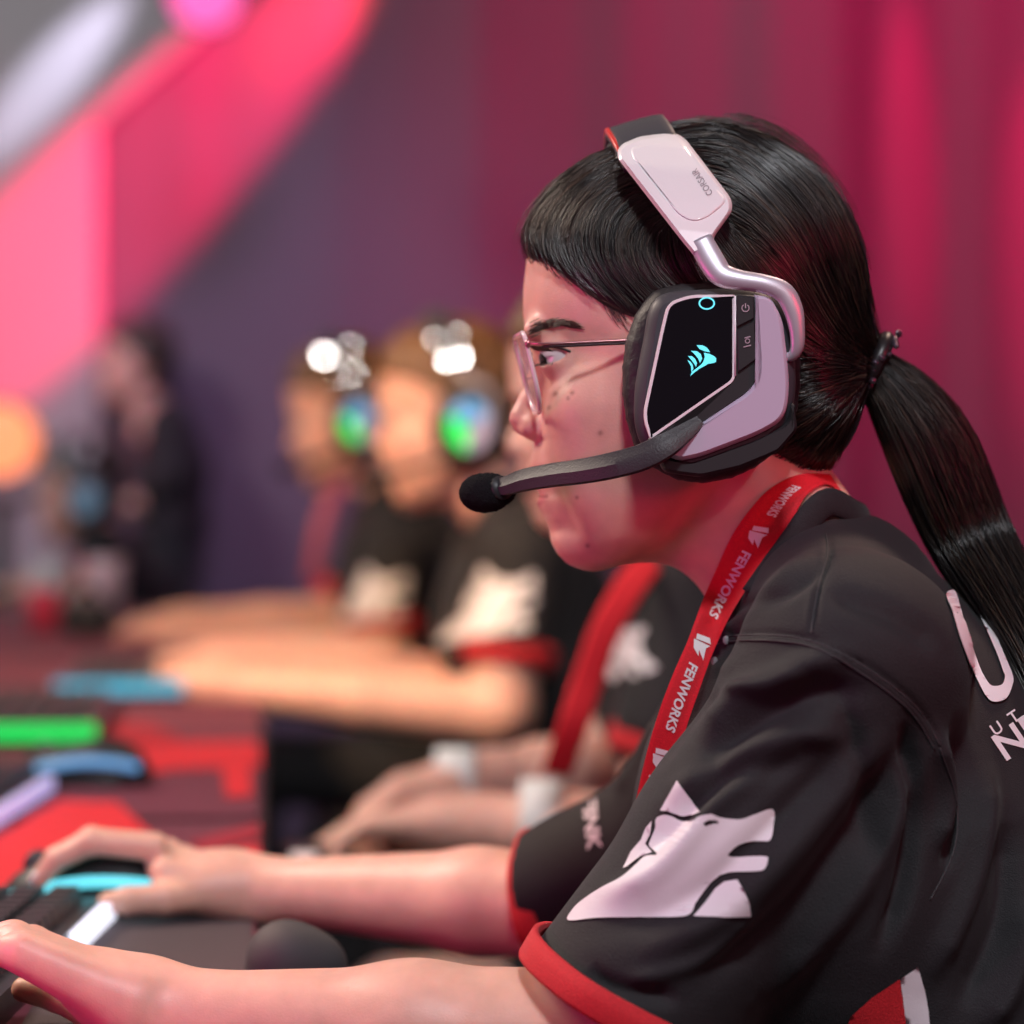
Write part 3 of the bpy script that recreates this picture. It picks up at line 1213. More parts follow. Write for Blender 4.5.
FLOOR_Y = 512 + (1.0 + 0.035) * 1900
v_, q_ = seated_lower((1005, 0, 1400), 150, body, 420, None, FLOOR_Y)
ob('trousers', l2w(v_), q_, TROUSER, body)
for s in (-1, 1):
    f0 = Field((300, s * 150 - 90, FLOOR_Y - 150), (560, s * 150 + 90, FLOOR_Y + 5), 8)
    f0.cap((490, s * 150, FLOOR_Y - 70), (370, s * 150, FLOOR_Y - 38), 52, 36, 20)
    f0.halfspace((0, 0, FLOOR_Y - 4), (0, 0, 1), 2)
    v_, q_ = f0.mesh(1)
    ob('shoe', l2w(v_), q_, SHOE, body)
# ------------------------------------------------------------------ hair of the front player
fd = Field((500, -175, 110), (960, 175, 520), 2.6)
fd.ell((703, 0, 286), (166, 149, 158), 0)
fd.ell((620, 0, 268), (100, 125, 112), 30)
fd.ell((790, 0, 380), (76, 118, 100), 40)
fd.cap((838, 0, 352), (874, 0, 366), 44, 20, 30)
# keep only what lies above the hairline
hl = spline([(500, 205), (522, 240), (530, 262), (548, 272), (575, 296), (604, 318), (632, 334), (655, 350), (690, 420), (740, 470), (800, 492), (850, 480), (960, 470)], 120)
x, y, z = fd._pts((slice(None),) * 3)
lim = np.interp(fd.ax[0], hl[:, 0], hl[:, 1]).astype(np.float32)[:, None, None]
cut = (z - lim) * 0.8 + 0 * y
# the hairline of the brow runs back over the middle of the forehead
fd.f = -smin(-fd.f, -cut, 10)
cv, cq = fd.mesh(2)
hair = ob('hair', l2w(cv), cq, HAIR, body)
CT = bvh(cv, cq)


def lay(guides, count, lift, r0, r1, n=16, jit=2.0, side=-1, tree=CT, fallback=0.0, edge=0.0, lo=0.0, hi=1.0, wav=1.2):
    """strands between guide lines drawn in picture positions, laid on the hair mass"""
    G = [spline(g, n) for g in guides]
    out = []
    k = len(G) - 1
    for c in range(count):
        s = (lo + (hi - lo) * rng.random()) * k
        i = min(int(s), k - 1); t = s - i
        P = G[i] * (1 - t) + G[i + 1] * t
        a, b = sorted(rng.random(2) * np.array([.35, 1]) + np.array([0, 0]))
        b = max(b, a + .45); a = max(0, min(a, .5)); b = min(1, b)
        u = np.linspace(a, b, n) * (n - 1)
        P = np.stack([np.interp(u, np.arange(n), P[:, j]) for j in range(2)], 1)
        off = rng.normal(size=2) * jit
        ph = rng.random() * 6; fr = 2 + rng.random() * 4
        w_ = np.sin(np.linspace(0, fr, n) + ph) * wav
        P = P + off + w_[:, None] * np.array([.5, .7])
        lf = lift * (0.15 + rng.random() ** 1.3)
        q = []
        last = fallback
        for x_, y_ in P:
            p_, n_ = drape(tree, x_, y_, lf)
            if p_ is None:
                p_ = pp(x_, y_, last)
            last = p_[1]
            q.append(p_)
        q = np.array(q)
        q[1:-1, 1] = (q[:-2, 1] + q[1:-1, 1] + q[2:, 1]) / 3
        if side > 0: q[:, 1] = -q[:, 1]
        out.append(q)
    return np.array(out)


FRONT = [
    [(648, 138), (600, 158), (560, 186), (534, 216), (524, 244), (530, 264)],
    [(652, 150), (606, 164), (568, 192), (545, 222), (540, 250), (562, 280)],
    [(655, 165), (612, 176), (578, 204), (562, 236), (572, 268), (606, 302)],
    [(660, 185), (624, 192), (598, 216), (592, 250), (612, 284), (645, 318)],
    [(668, 205), (640, 212), (622, 238), (628, 270), (655, 300), (690, 330)],
    [(676, 225), (660, 236), (656, 262), (676, 286), (706, 305), (740, 330)],
    [(672, 200), (690, 250), (712, 290), (745, 325), (790, 350), (830, 362)],
]
BACK = [
    [(652, 128), (712, 122), (772, 142), (824, 186), (856, 248), (868, 306), (880, 356)],
    [(668, 134), (716, 126), (770, 148), (818, 190), (850, 250), (864, 310), (878, 358)],
    [(676, 142), (720, 140), (768, 166), (810, 210), (838, 270), (856, 322), (876, 362)],
    [(690, 160), (726, 165), (764, 195), (800, 240), (826, 296), (850, 340), (874, 364)],
    [(712, 196), (744, 212), (778, 246), (806, 292), (830, 332), (852, 354), (872, 366)],
    [(738, 240), (768, 262), (800, 300), (822, 334), (845, 358), (870, 368)],
    [(655, 150), (690, 205), (735, 265), (785, 316), (822, 346), (848, 362), (869, 369)],
    [(660, 190), (690, 250), (735, 310), (785, 345), (822, 358), (848, 366), (868, 370)],
    [(790, 340), (806, 352), (826, 362), (848, 366), (868, 370)],
]
NAPE = [
    [(800, 350), (822, 352), (846, 360), (868, 370)],
    [(796, 400), (815, 392), (842, 380), (866, 372)],
    [(790, 446), (812, 430), (838, 402), (864, 374)],
    [(740, 440), (790, 430), (830, 400), (860, 376)],
    [(720, 400), (780, 400), (826, 386), (860, 372)],
    [(775, 475), (804, 462), (832, 425), (860, 378)],
    [(800, 492), (824, 476), (840, 440), (862, 384)],
]
sets = []
for sd in (-1, 1):
    q_ = 1.0 if sd < 0 else .35
    sets.append(lay(FRONT, int(1500 * q_), 5, .5, .28, side=sd))
    sets.append(lay(BACK, int(3000 * q_), 5, .5, .28, side=sd))
    sets.append(lay(NAPE, int(1000 * q_), 5, .45, .25, side=sd, jit=3))
# fly-away hairs on the outline and fine hairs at the temple
sets.append(lay([[(700, 130), (745, 124), (790, 146), (836, 196), (866, 262)], [(690, 124), (745, 117), (800, 140), (850, 196), (880, 270)]], 60, 3, .22, .12, jit=3, wav=4))
sets.append(lay([[(560, 182), (535, 208), (521, 238), (520, 262)], [(575, 168), (538, 198), (516, 232), (514, 260)]], 26, 3, .2, .12, jit=2, wav=2))
tem = lay([[(592, 268), (602, 292), (614, 315), (634, 336)], [(618, 275), (622, 300), (628, 318), (640, 338)]], 60, 2, .25, .15, tree=HEADTREE, fallback=-95, jit=4, wav=2)
tem2 = tem.copy(); tem2[:, :, 1] *= -1
sets += [tem, tem2]
v_, q_ = strands(np.concatenate(sets), 1, 1) if False else (None, None)
allp = [strands(s_, .62, .34) for s_ in sets[:6]] + [strands(s_, .26, .14) for s_ in sets[6:]]
ns = 0; VV = []; QQ = []
for v_, q_ in allp:
    VV.append(v_); QQ.append(q_ + ns); ns += len(v_)
ob('hair_strands', l2w(np.vstack(VV)), np.vstack(QQ), HAIR, hair)

# ponytail: solid core and loose strands
core = np.array([(872, 0, 366, 20), (900, 6, 392, 34), (928, 10, 430, 42), (950, 12, 480, 42), (972, 10, 530, 38), (998, -40, 585, 33), (1020, -90, 640, 29), (1038, -120, 700, 24), (1054, -130, 770, 16), (1066, -130, 830, 5)], float)
core[:, 1] -= 20
core[:, 2] += np.interp(np.arange(10), [0, 2, 5, 9], [2, 14, 16, 10])
cs = spline(core, 40)
v_, f_ = sweep(cs[:, :3], cs[:, 3] * .86, 20)
tail = ob('ponytail', l2w(v_), f_, HAIR, body)
TC = spline(core, 22)
T_ = np.gradient(TC[:, :3], axis=0); T_ /= np.linalg.norm(T_, axis=1)[:, None]
A_ = np.cross(T_, (0, 1, 0)); A_ /= np.linalg.norm(A_, axis=1)[:, None]
B_ = np.cross(T_, A_)
pt = []
for c in range(1900):
    th = rng.random() * 6.283
    rr = math.sqrt(rng.random()) * .35 + .72
    th2 = th + np.linspace(0, rng.normal() * .5, 22)
    grow = rr + np.linspace(0, 1, 22) ** 2 * rng.normal() * .22
    P = TC[:, :3] + (A_ * np.cos(th2)[:, None] + B_ * np.sin(th2)[:, None]) * (TC[:, 3] * grow)[:, None]
    e = 0.55 + .45 * rng.random()
    u = np.linspace(0, e, 22) * 21
    pt.append(np.stack([np.interp(u, np.arange(22), P[:, j]) for j in range(3)], 1))
v_, q_ = strands(np.array(pt), .6, .35)
ob('ponytail_strands', l2w(v_), q_, HAIR, tail)
# scrunchie with beads
SCR = mat('scrunchie_satin', (.015, .012, .014), .35)
BEAD = mat('glass_bead', (.10, .07, .10), .08, coat=1.0, metal=.6)
tie = ob('hair_tie', *[(l2w(v), f) for v, f in [sweep(spline([(872 + 22 * math.cos(t) * .55 + 0, -20 + 24 * math.sin(t), 364 - 24 * math.cos(t)) for t in np.linspace(0, 6.283, 17)], 48), 8, 10)]][0], SCR, body)
for i in range(26):
    t = i * 2.399
    a = 2 * math.pi * i / 26
    r = 27 + 5 * math.sin(t)
    c = (876 + r * .62 * math.cos(a) + 4 * math.sin(t * 3), -20 + 30 * math.sin(a), 364 - r * math.cos(a) + 3 * math.cos(t * 2))
    v_, f_ = ball(c, 2.9 + 1.2 * (i % 3) / 2, 10, 7)
    ob('bead', l2w(v_), f_, BEAD, tie)
# ================================================================== THE WHITE HEADSET
WHITEP = mat('white_plastic', (0.80, 0.77, 0.80), 0.33, coat=0.3, bump=(700, .05))
CUPW = mat('pearl_plastic', (0.50, 0.45, 0.58), 0.38, coat=0.2)
ALU = mat('satin_aluminium', (0.56, 0.53, 0.60), 0.42, metal=0.5)
BLACKP = mat('black_plastic', (0.022, 0.022, 0.025), 0.45)
SHELL = mat('dark_grey_shell', (0.045, 0.045, 0.055), 0.5)
GLOSS = mat('gloss_black', (0.006, 0.006, 0.008), 0.06, coat=1.0)
CHROME = mat('chrome_rim', (0.85, 0.82, 0.86), 0.3, coat=.5)
CUSH = mat('black_leatherette', (0.018, 0.017, 0.02), 0.55, bump=(300, .6))
FOAM = mat('mic_foam', (0.012, 0.012, 0.014), 0.95, spec=0.1, bump=(1300, 1.2))
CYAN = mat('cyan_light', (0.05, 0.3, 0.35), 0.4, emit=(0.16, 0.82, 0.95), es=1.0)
GREYP = mat('grey_print', (0.30, 0.27, 0.30), 0.5)
ICON = mat('icon_print', (0.45, 0.38, 0.44), 0.5)
REDP = mat('red_edge', (0.55, 0.02, 0.02), 0.4)

ho = pp(715, 385, -200)
HORG = l2w([(ho[0], 0, ho[2])])[0]
hs = empty('headset', HORG, 'white gaming headset with black boom microphone worn by the player in front', 'headset')


def flat_place(v0, sgn=-1):
    def f(x, y, h):
        p = pp(x, y, v0)
        return (p[0], v0 + sgn * h, p[2])
    return f


def plate(name, outline, v0, levels, m, parent, sharp=35):
    v, f = slab(outline, levels, flat_place(v0))
    v, f = tri_fill(v, f)
    return ob(name, l2w(v), f, m, parent, sharp=sharp)


# cushion: padded ring against the head, crinkled
cush = smoothpoly([(652, 296), (700, 286), (760, 290), (788, 318), (796, 380), (784, 436), (746, 470), (700, 482), (664, 474), (638, 452), (626, 420), (622, 380), (628, 335)])
nst = len(cush)
def cush_place(x, y, h):
    a = math.atan2(y - 385, x - 712)
    k = 1 + .0035 * math.sin(a * 46) + .004 * math.sin(a * 23 + 1)
    return flat_place(-118)(712 + (x - 712) * k, 385 + (y - 385) * k, h)
v_, f_ = slab(cush, [(16, 0), (4, 6), (0, 18), (-1, 34), (1, 48), (7, 58), (20, 62)], cush_place)
v_, f_ = tri_fill(v_, f_)
ob('ear_cushion', l2w(v_), f_, CUSH, hs)
# shell
shell = smoothpoly([(655, 300), (700, 291), (756, 292), (782, 312), (792, 350), (793, 398), (782, 432), (752, 455), (706, 472), (676, 470), (650, 456), (636, 432), (634, 395), (642, 345)])
plate('cup_shell', shell, -176, [(6, 0), (0, 6), (0, 18), (4, 26), (10, 30)], SHELL, hs)
# lower black rim piece
low = roundpoly([(650, 440), (668, 458), (690, 462), (752, 440), (786, 424), (792, 400), (797, 430), (778, 452), (740, 468), (700, 477), (664, 472)], 6)
plate('cup_rim', low, -196, [(0, -18), (0, 8), (3, 12)], BLACKP, hs)
# white housing
hous = roundpoly([(753, 295), (770, 297), (782, 320), (787, 362), (789, 392), (784, 420), (758, 435), (700, 457), (680, 461), (671, 458), (660, 450), (746, 393), (756, 380), (757, 360)],
                 [2, 10, 10, 12, 14, 16, 14, 16, 10, 8, 3, 10, 6, 3])
hh = plate('white_housing', hous, -204, [(0, -14), (0, 6), (1.2, 9), (4, 11.5)], CUPW, hs)
# black spine behind the buttons running down into the boom
sp_ = roundpoly([(735, 294), (756, 296), (758, 378), (750, 391), (661, 451), (650, 446), (647, 439), (733, 382)], [3, 4, 8, 8, 3, 3, 3, 8])
plate('spine', sp_, -205, [(0, -10), (0, 5), (1.5, 7)], BLACKP, hs)
# display plate and chrome rim
pl = roundpoly([(690, 295), (735, 295), (735, 381), (650, 440), (642, 417), (661, 328), (667, 303)], [10, 2, 7, 3, 12, 6, 10], seg=8)
plate('chrome_rim', pl, -206, [(0, -8), (0, 5.0), (.5, 6.6), (2.6, 6.6)], CHROME, hs)
gp = plate('gloss_plate', inset(pl, 2.5), -206, [(0, 2), (0, 6.0), (1.0, 7.0)], GLOSS, hs)
# a faceted, faintly domed face is enough; buttons
b1 = roundpoly([(736.5, 297), (753.5, 297), (754, 318.5), (736.5, 327.5)], 2)
b2 = roundpoly([(736.5, 330.5), (754.3, 321.5), (756, 359.5), (738, 372.5)], 2)
k1 = plate('power_button', b1, -212, [(0, -2), (0, 2.2), (.9, 3.2)], BLACKP, hs)
k2 = plate('mute_button', b2, -212, [(0, -2), (0, 2.2), (.9, 3.2)], BLACKP, hs)
v_, f_ = sweep(l2w([pp(735.2, 296, -213), pp(735.2, 376, -213)]), 1.0 / S, 6)
ob('trim_line', v_, f_, CHROME, hs)


def mark(shapes, v0, m, name, parent, step=None):
    ps = []
    for o_ in shapes:
        V, Fs = flat_shape(o_ if isinstance(o_[0][0], (tuple, list, np.ndarray)) else [o_], step)
        P = [pp(x, y, v0) for x, y in V] + [pp(x, y, v0 + 1.0) for x, y in V]
        n = len(V)
        ps.append((np.array(P), Fs + [[i + n for i in f[::-1]] for f in Fs]))
    v, f = merge(ps)
    return ob(name, l2w(v), f, m, parent, smooth=False)


def circ(cx, cy, rx, ry, n=28, a0=0, a1=6.2832):
    return [(cx + rx * math.cos(t), cy + ry * math.sin(t)) for t in np.linspace(a0, a1, n, endpoint=False)]


def arc_band(cx, cy, r, w, a0, a1, n=14):
    o = [(cx + (r + w / 2) * math.cos(t), cy + (r + w / 2) * math.sin(t)) for t in np.linspace(a0, a1, n)]
    return o + [(cx + (r - w / 2) * math.cos(t), cy + (r - w / 2) * math.sin(t)) for t in np.linspace(a1, a0, n)]


# three sails emblem
SAILS = [
    [(696.6, 345.2), (702.2, 345.2), (706, 347), (708.5, 349.4), (710, 352.3), (704.5, 351.2), (699.5, 349)],
    [(691, 350.8), (697, 351.2), (700.8, 354.0), (702.2, 358.5), (700, 363), (698.2, 358.6), (694.5, 354)],
    [(688, 356), (692, 356.2), (695.3, 359), (697, 363.2), (696, 367), (694.2, 363.6), (691.2, 359.8)],
    [(687.5, 360), (690.4, 361.6), (692.6, 364.6), (693.4, 368.6), (691.4, 372), (691, 366.2)],
    [(704, 352.6), (709.5, 353.9), (714, 356), (716.3, 358.4), (716, 362), (712.5, 363.2), (707, 364), (700, 367.2), (695, 371.2), (690.4, 376), (691.8, 373), (695.2, 370),
     (699.4, 366.6), (703.2, 362), (704.8, 357)],
    [(702, 364), (708, 361), (707, 364.6), (699, 369), (693, 373.6), (690.2, 376.2), (692, 371.6), (695, 369.4)],
]
mark(SAILS, -214.6, CYAN, 'sail_emblem', gp)
mark([[circ(706.8, 303.3, 8.2, 6.4), circ(706.8, 303.3, 6.6, 4.9)]], -214.6, CYAN, 'ring_reflection', gp)  # reflection of a ring, put in as a glowing cyan mark
# icons
mark([arc_band(745.5, 308, 3.6, .9, -1.0, 4.2)], -216.2, ICON, 'power_icon', k1)
mark([[(745, 303.3), (746, 303.3), (746, 308), (745, 308)]], -216.2, ICON, 'power_icon', k1)
mark([arc_band(747.5, 341, 2.2, .8, 0, 6.2), [(743.5, 346.5), (751, 344.6), (751, 345.7), (743.5, 347.6)], [(744.5, 337.5), (750.5, 336), (750.5, 337), (744.5, 338.5)]], -216.2, ICON, 'mute_icon', k2)
# small seam marks on the lower housing
# yoke
def vq(x, y, v): return pp(x, y, v)
yk = spline([(*vq(700, 240, -196), 12, 6), (*vq(712, 262, -203), 12.5, 7), (*vq(722, 275, -207), 11.5, 7), (*vq(740, 280, -210), 9.5, 7), (*vq(764, 284, -212), 9, 7),
             (*vq(783, 292, -212), 10, 6.5), (*vq(793, 309, -212), 9.5, 6), (*vq(797, 330, -211), 7.5, 5.5), (*vq(797, 347, -209), 6.5, 5), (*vq(792, 356, -206), 5, 4.5), (*vq(784, 357, -203), 4, 4)], 60)
v_, f_ = sweep(yk[:, :3], yk[:, 4], 14, flat=yk[:, 3])
ob('yoke_arm', l2w(v_), f_, ALU, hs)


# headband
def band_v(y):            # how far out the band lies at each height
    return float(np.interp(y, [118, 126, 134, 145, 165, 190, 220, 250, 270], [-4, -62, -92, -118, -146, -166, -184, -197, -203]))


endc = roundpoly([(623, 144), (640, 137), (674, 132.5), (685, 139), (731, 199), (732, 211), (714, 236), (711, 246), (694, 255), (680, 238), (618, 158), (618, 150)],
                 [8, 4, 8, 10, 10, 10, 6, 4, 3, 8, 10, 6])


def end_place(x, y, h):
    v = band_v(y * .92 + 10 + (x - 670) * -0.10)
    p = pp(x, y, v - h)
    return (p[0], v - h, p[2])


def fine_slab(outline, levels, place, step=6):
    """slab whose top face is cut finely so that it can follow a curved carrier"""
    n = len(outline)
    v, f = slab(outline, levels, place, True, False)
    top = inset(outline, levels[-1][0]) if levels[-1][0] else outline
    V, Fs = flat_shape([top], step)
    P = np.array([place(x, y, levels[-1][1]) for x, y in V])
    return merge([(v, f), (P, Fs)])


v_, f_ = fine_slab(endc, [(0, -6), (-.6, 2), (0, 8), (3, 12.5)], end_place)
v_, f_ = tri_fill(v_, f_)
ec = ob('headband_end', l2w(v_), f_, WHITEP, hs, sharp=50)
face_ = roundpoly([(630, 147), (676, 137), (684, 143), (727, 200), (722, 207), (706, 219), (692, 222), (678, 215), (632, 158)], [6, 6, 8, 8, 6, 12, 12, 12, 6])
v_, f_ = fine_slab(face_, [(0, 11.5), (1.2, 14.2), (2.6, 14.8)], end_place)
v_, f_ = tri_fill(v_, f_)
fp = ob('face_panel', l2w(v_), f_, WHITEP, ec, sharp=60)


def write_flat(txt, cx, cy, size, ang, place, h, m, name, parent, bold=0.0, sx=1.0, spacing=1.0):
    V, Fs = text_shape(txt, None, 1.0, bold, spacing)
    V = V * size; V[:, 0] *= sx
    a = math.radians(ang)
    x = cx + V[:, 0] * math.cos(a) + V[:, 1] * math.sin(a)
    y = cy + V[:, 0] * math.sin(a) - V[:, 1] * math.cos(a)
    P = np.array([place(X, Y, h) for X, Y in zip(x, y)])
    return ob(name, l2w(P), Fs, m, parent, smooth=False)


write_flat('CORSAIR', 702.5, 182, 9.5, 236.5, end_place, 15.6, GREYP, 'brand_lettering', fp, bold=.004, sx=.78)
# arch over the head
arch = []
for x_, y_, v_0 in ((654, 160, -106), (646, 144, -92), (641, 135, -72), (637, 129.5, -42), (635, 127.5, 0)):
    arch.append((*pp(x_, y_, v_0),))
full = arch + [(p[0], -p[1], p[2]) for p in arch[-2::-1]]
full = spline(full, 60)


def band(center, half, thick, wv, drop=0.0, n_r=16):
    """flat strap following a centre line; wv is the width direction"""
    P = np.asarray(center, float)
    T = np.gradient(P, axis=0); T /= np.linalg.norm(T, axis=1)[:, None]
    vs = []; k = n_r
    for i in range(len(P)):
        w_ = np.array(wv, float); w_ = w_ - T[i] * (w_ @ T[i]); w_ /= np.linalg.norm(w_)
        n_ = np.cross(T[i], w_)
        if n_[2] > 0 and abs(P[i][1]) < 90: n_ = -n_
        elif n_[1] * P[i][1] < 0: n_ = -n_
        for j in range(k):
            t = 2 * math.pi * j / k
            c_, s_ = math.cos(t), math.sin(t)
            cx_ = abs(c_) ** .45 * (1 if c_ > 0 else -1); sx_ = abs(s_) ** .6 * (1 if s_ > 0 else -1)
            vs.append(P[i] + w_ * cx_ * half + n_ * (sx_ * thick - drop))
    fs = []
    for i in range(len(P) - 1):
        for j in range(k):
            l = (j + 1) % k
            fs.append([i * k + j, i * k + l, (i + 1) * k + l, (i + 1) * k + j])
    fs += [list(range(k))[::-1], [(len(P) - 1) * k + j for j in range(k)]]
    return np.array(vs), fs


WV = (.955, 0, -.27)
v_, f_ = band(full, 31, 7, WV)
ob('headband', l2w(v_), f_, SHELL, hs)
v_, f_ = sweep(full + np.array([-27.5, 0, 7.5 - 4]), 3.0, 8)  # red line along the front edge of the band
ob('red_edge', l2w(v_), f_, REDP, hs)
v_, f_ = band(full + np.array([-6, 0, 3]), 27, 9, WV, drop=15)
ob('headband_pad', l2w(v_), f_, CUSH, hs)
# matching far side
mir = lambda v: np.stack([v[:, 0], -v[:, 1], v[:, 2]], 1)
for nm, out_, lv, v0_, m_ in (('ear_cushion', cush, [(16, 0), (2, 8), (0, 30), (6, 58), (20, 62)], -118, CUSH), ('cup_shell', shell, [(6, 0), (0, 6), (0, 18), (10, 38)], -176, CUPW)):
    v_, f_ = slab(out_, lv, flat_place(v0_))
    v_, f_ = tri_fill(v_, f_)
    ob(nm, l2w(mir(v_)), f_, m_, hs)
v_, f_ = sweep(mir(yk[:, :3]), yk[:, 4], 14, flat=yk[:, 3]); ob('yoke_arm', l2w(v_), f_, ALU, hs)
v_, f_ = fine_slab(endc, [(0, -6), (-.6, 2), (0, 8), (3, 12.5)], end_place, 12); v_, f_ = tri_fill(mir(v_), f_)
ob('headband_end', l2w(v_), f_, WHITEP, hs, sharp=50)

# boom and microphone
bm_ = spline([(*pp(700, 421, -211), 6, 4), (*pp(684, 433, -216), 9, 6), (*pp(664, 446.5, -221), 12, 8), (*pp(640, 458, -216), 12.5, 9), (*pp(610, 466, -204), 12.5, 9.5),
              (*pp(580, 471.5, -184), 12, 9.5), (*pp(550, 475.5, -158), 11.5, 9), (*pp(525, 480, -134), 11, 9), (*pp(508, 485, -118), 9.5, 8), (*pp(497, 488, -108), 7, 7)], 60)
P = bm_[:, :3]
T = np.gradient(P, axis=0); T /= np.linalg.norm(T, axis=1)[:, None]
vs = []; prof = [(-1, .55), (-.82, .95), (.05, 1.0), (.42, .62), (.95, .30), (1, -.4), (.8, -.9), (-.8, -.9), (-1, -.5)]
for i in range(len(P)):
    b_ = np.array((0, -1.0, 0)); b_ -= T[i] * (b_ @ T[i]); b_ /= np.linalg.norm(b_)
    a_ = np.cross(b_, T[i]); a_ = a_ if a_[2] < 0 else -a_
    for u, w_ in prof:
        vs.append(P[i] + a_ * u * bm_[i, 3] + b_ * w_ * bm_[i, 4])
k = len(prof)
fs = [[i * k + j, i * k + (j + 1) % k, (i + 1) * k + (j + 1) % k, (i + 1) * k + j] for i in range(len(P) - 1) for j in range(k)] + [list(range(k))[::-1], [(len(P) - 1) * k + j for j in range(k)]]
BOOM = mat('boom_rubber', (0.035, 0.036, 0.040), 0.5, bump=(900, .3))
ob('boom', l2w(np.array(vs)), fs, BOOM, hs, sharp=40)
mc = pp(487, 493, -100)
fdm = Field(mc - 40, mc + 40, 1.6)
fdm.ell(mc + (-3, 0, 0), (24, 19, 19), 0)
fdm.cap(mc + (10, 0, -2), mc + (17, 0, -3), 14, 12, 10)
v_, q_ = fdm.mesh(1)
n_ = vnormals(v_, q_); v_ = v_ + n_ * (rng.normal(size=len(v_)) * .35)[:, None]
mic = ob('microphone', l2w(v_), q_, FOAM, hs)
v_, f_ = sweep([pp(497, 490, -106), pp(503, 487, -113)], 12, 16); ob('mic_collar', l2w(v_), f_, BLACKP, mic)

# ================================================================== GLASSES
gl = empty('eyeglasses', l2w([(530, 0, 415)])[0], 'clear-framed glasses with a thin rose metal temple on the front player', 'glasses')
CLEARF = mat('clear_rim', (0.90, 0.72, 0.76), 0.18, coat=1.0, alpha=.82)
LENS = mat('lens_glass', (0.96, 0.97, 1.0), 0.03, trans=.0, alpha=.22, coat=1.0)  # whitish and partly opaque: reflected haze put into the lens colour
ROSE = mat('rose_metal', (0.62, 0.30, 0.32), 0.28, metal=.9)
TIPM = mat('dark_tip', (0.03, 0.01, 0.015), 0.35)


def lens_pt(s, t, sd, off=0.0):
    """s across (-1 nose .. 1 temple), t down (-1 .. 1)"""
    v = 14 + (s + 1) / 2 * 104
    x = 524 + 9.5 * t + 6.0 * ((s + 1) / 2) ** 1.5 * 1.5
    return np.array((x + off, sd * v, 377 + 37.5 * t - off * .2))


for sd in (-1, 1):
    o_ = roundpoly([(-1, -1), (1, -1), (.92, .5), (.55, 1), (-.55, 1), (-.95, .5)], [.35, .3, .5, .5, .5, .5], seg=6)
    R_ = np.array([lens_pt(a, b, sd) for a, b in o_])
    R_ = np.vstack([R_, R_[:2]])
    v_, f_ = sweep(R_, 2.4, 8, flat=3.2, side=(1, 0, 0), caps=False)
    fr = ob('rim', l2w(v_), f_, CLEARF, gl)
    V, Fs = flat_shape([o_ * .985], .2)
    n = len(V)
    A = np.array([lens_pt(a, b, sd, -1.6 * (1 - (a * a + b * b) * .5)) for a, b in V]); B = np.array([lens_pt(a, b, sd, 1.0) for a, b in V])
    ob('lens', l2w(np.vstack([A, B])), Fs + [[i + n for i in f[::-1]] for f in Fs], LENS, gl)
    hp = lens_pt(1, -.72, sd)
    tp = spline([hp, hp + (5, sd * 4, 0), (548, sd * 130, 351), (630, sd * 138, 348), (700, sd * 142, 348), (735, sd * 140, 360), (745, sd * 138, 386)], 40)
    v_, f_ = sweep(tp, 2.1, 8, flat=1.6)
    tpm = ob('temple', l2w(v_), f_, ROSE, gl)
    v_, f_ = sweep(tp[3:] + np.array((1, 0, 2.6)), 1.7, 8, flat=1.4)
    ob('temple_sleeve', l2w(v_), f_, TIPM, tpm)
    v_, f_ = ball(hp + (1, sd * 2, 0), (3.2, 3, 4)); ob('hinge', l2w(v_), f_, ROSE, gl)
    v_, f_ = sweep(spline([lens_pt(-.95, .1, sd), lens_pt(-.95, .1, sd) + (8, sd * 1, -2), lens_pt(-.9, .2, sd) + (14, sd * -2, 2)], 12), 1.0, 6)
    npd = ob('nose_pad', l2w(v_), f_, CLEARF, gl)
br = spline([lens_pt(-1, -.45, -1), (521, -7, 354), (520.5, 0, 352.5), (521, 7, 354), lens_pt(-1, -.45, 1)], 20)
v_, f_ = sweep(br, 2, 8); ob('bridge', l2w(v_), f_, ROSE, gl)

# ================================================================== LANYARD
LRED = cloth_mat('lanyard_ribbon', (0.70, 0.012, 0.025), 1800, .35)
LWHITE = mat('ribbon_print', (0.88, 0.78, 0.80), 0.6)
# right edge / left edge on the picture, and depth where it hangs free
LAN = [  # xl, yl, xr, yr
    (830, 474, 842, 492), (800, 474, 824, 484), (772, 487, 806, 496), (752, 507, 792, 520), (733, 534, 772, 550), (716, 570, 747, 588), (702, 602, 728, 620),
    (688, 640, 712, 655), (674, 672, 700, 688), (661, 706, 688, 722), (648, 748, 676, 762), (636, 800, 655, 800), (628, 850, 648, 850)]
LN = spline(np.array(LAN, float), 60)


def both(x, y):
    best = None
    for tr in (JT, HEADTREE):
        p_, n_ = drape(tr, x, y, 3.2)
        if p_ is not None and (best is None or p_[1] < best[1]): best = p_
    return best


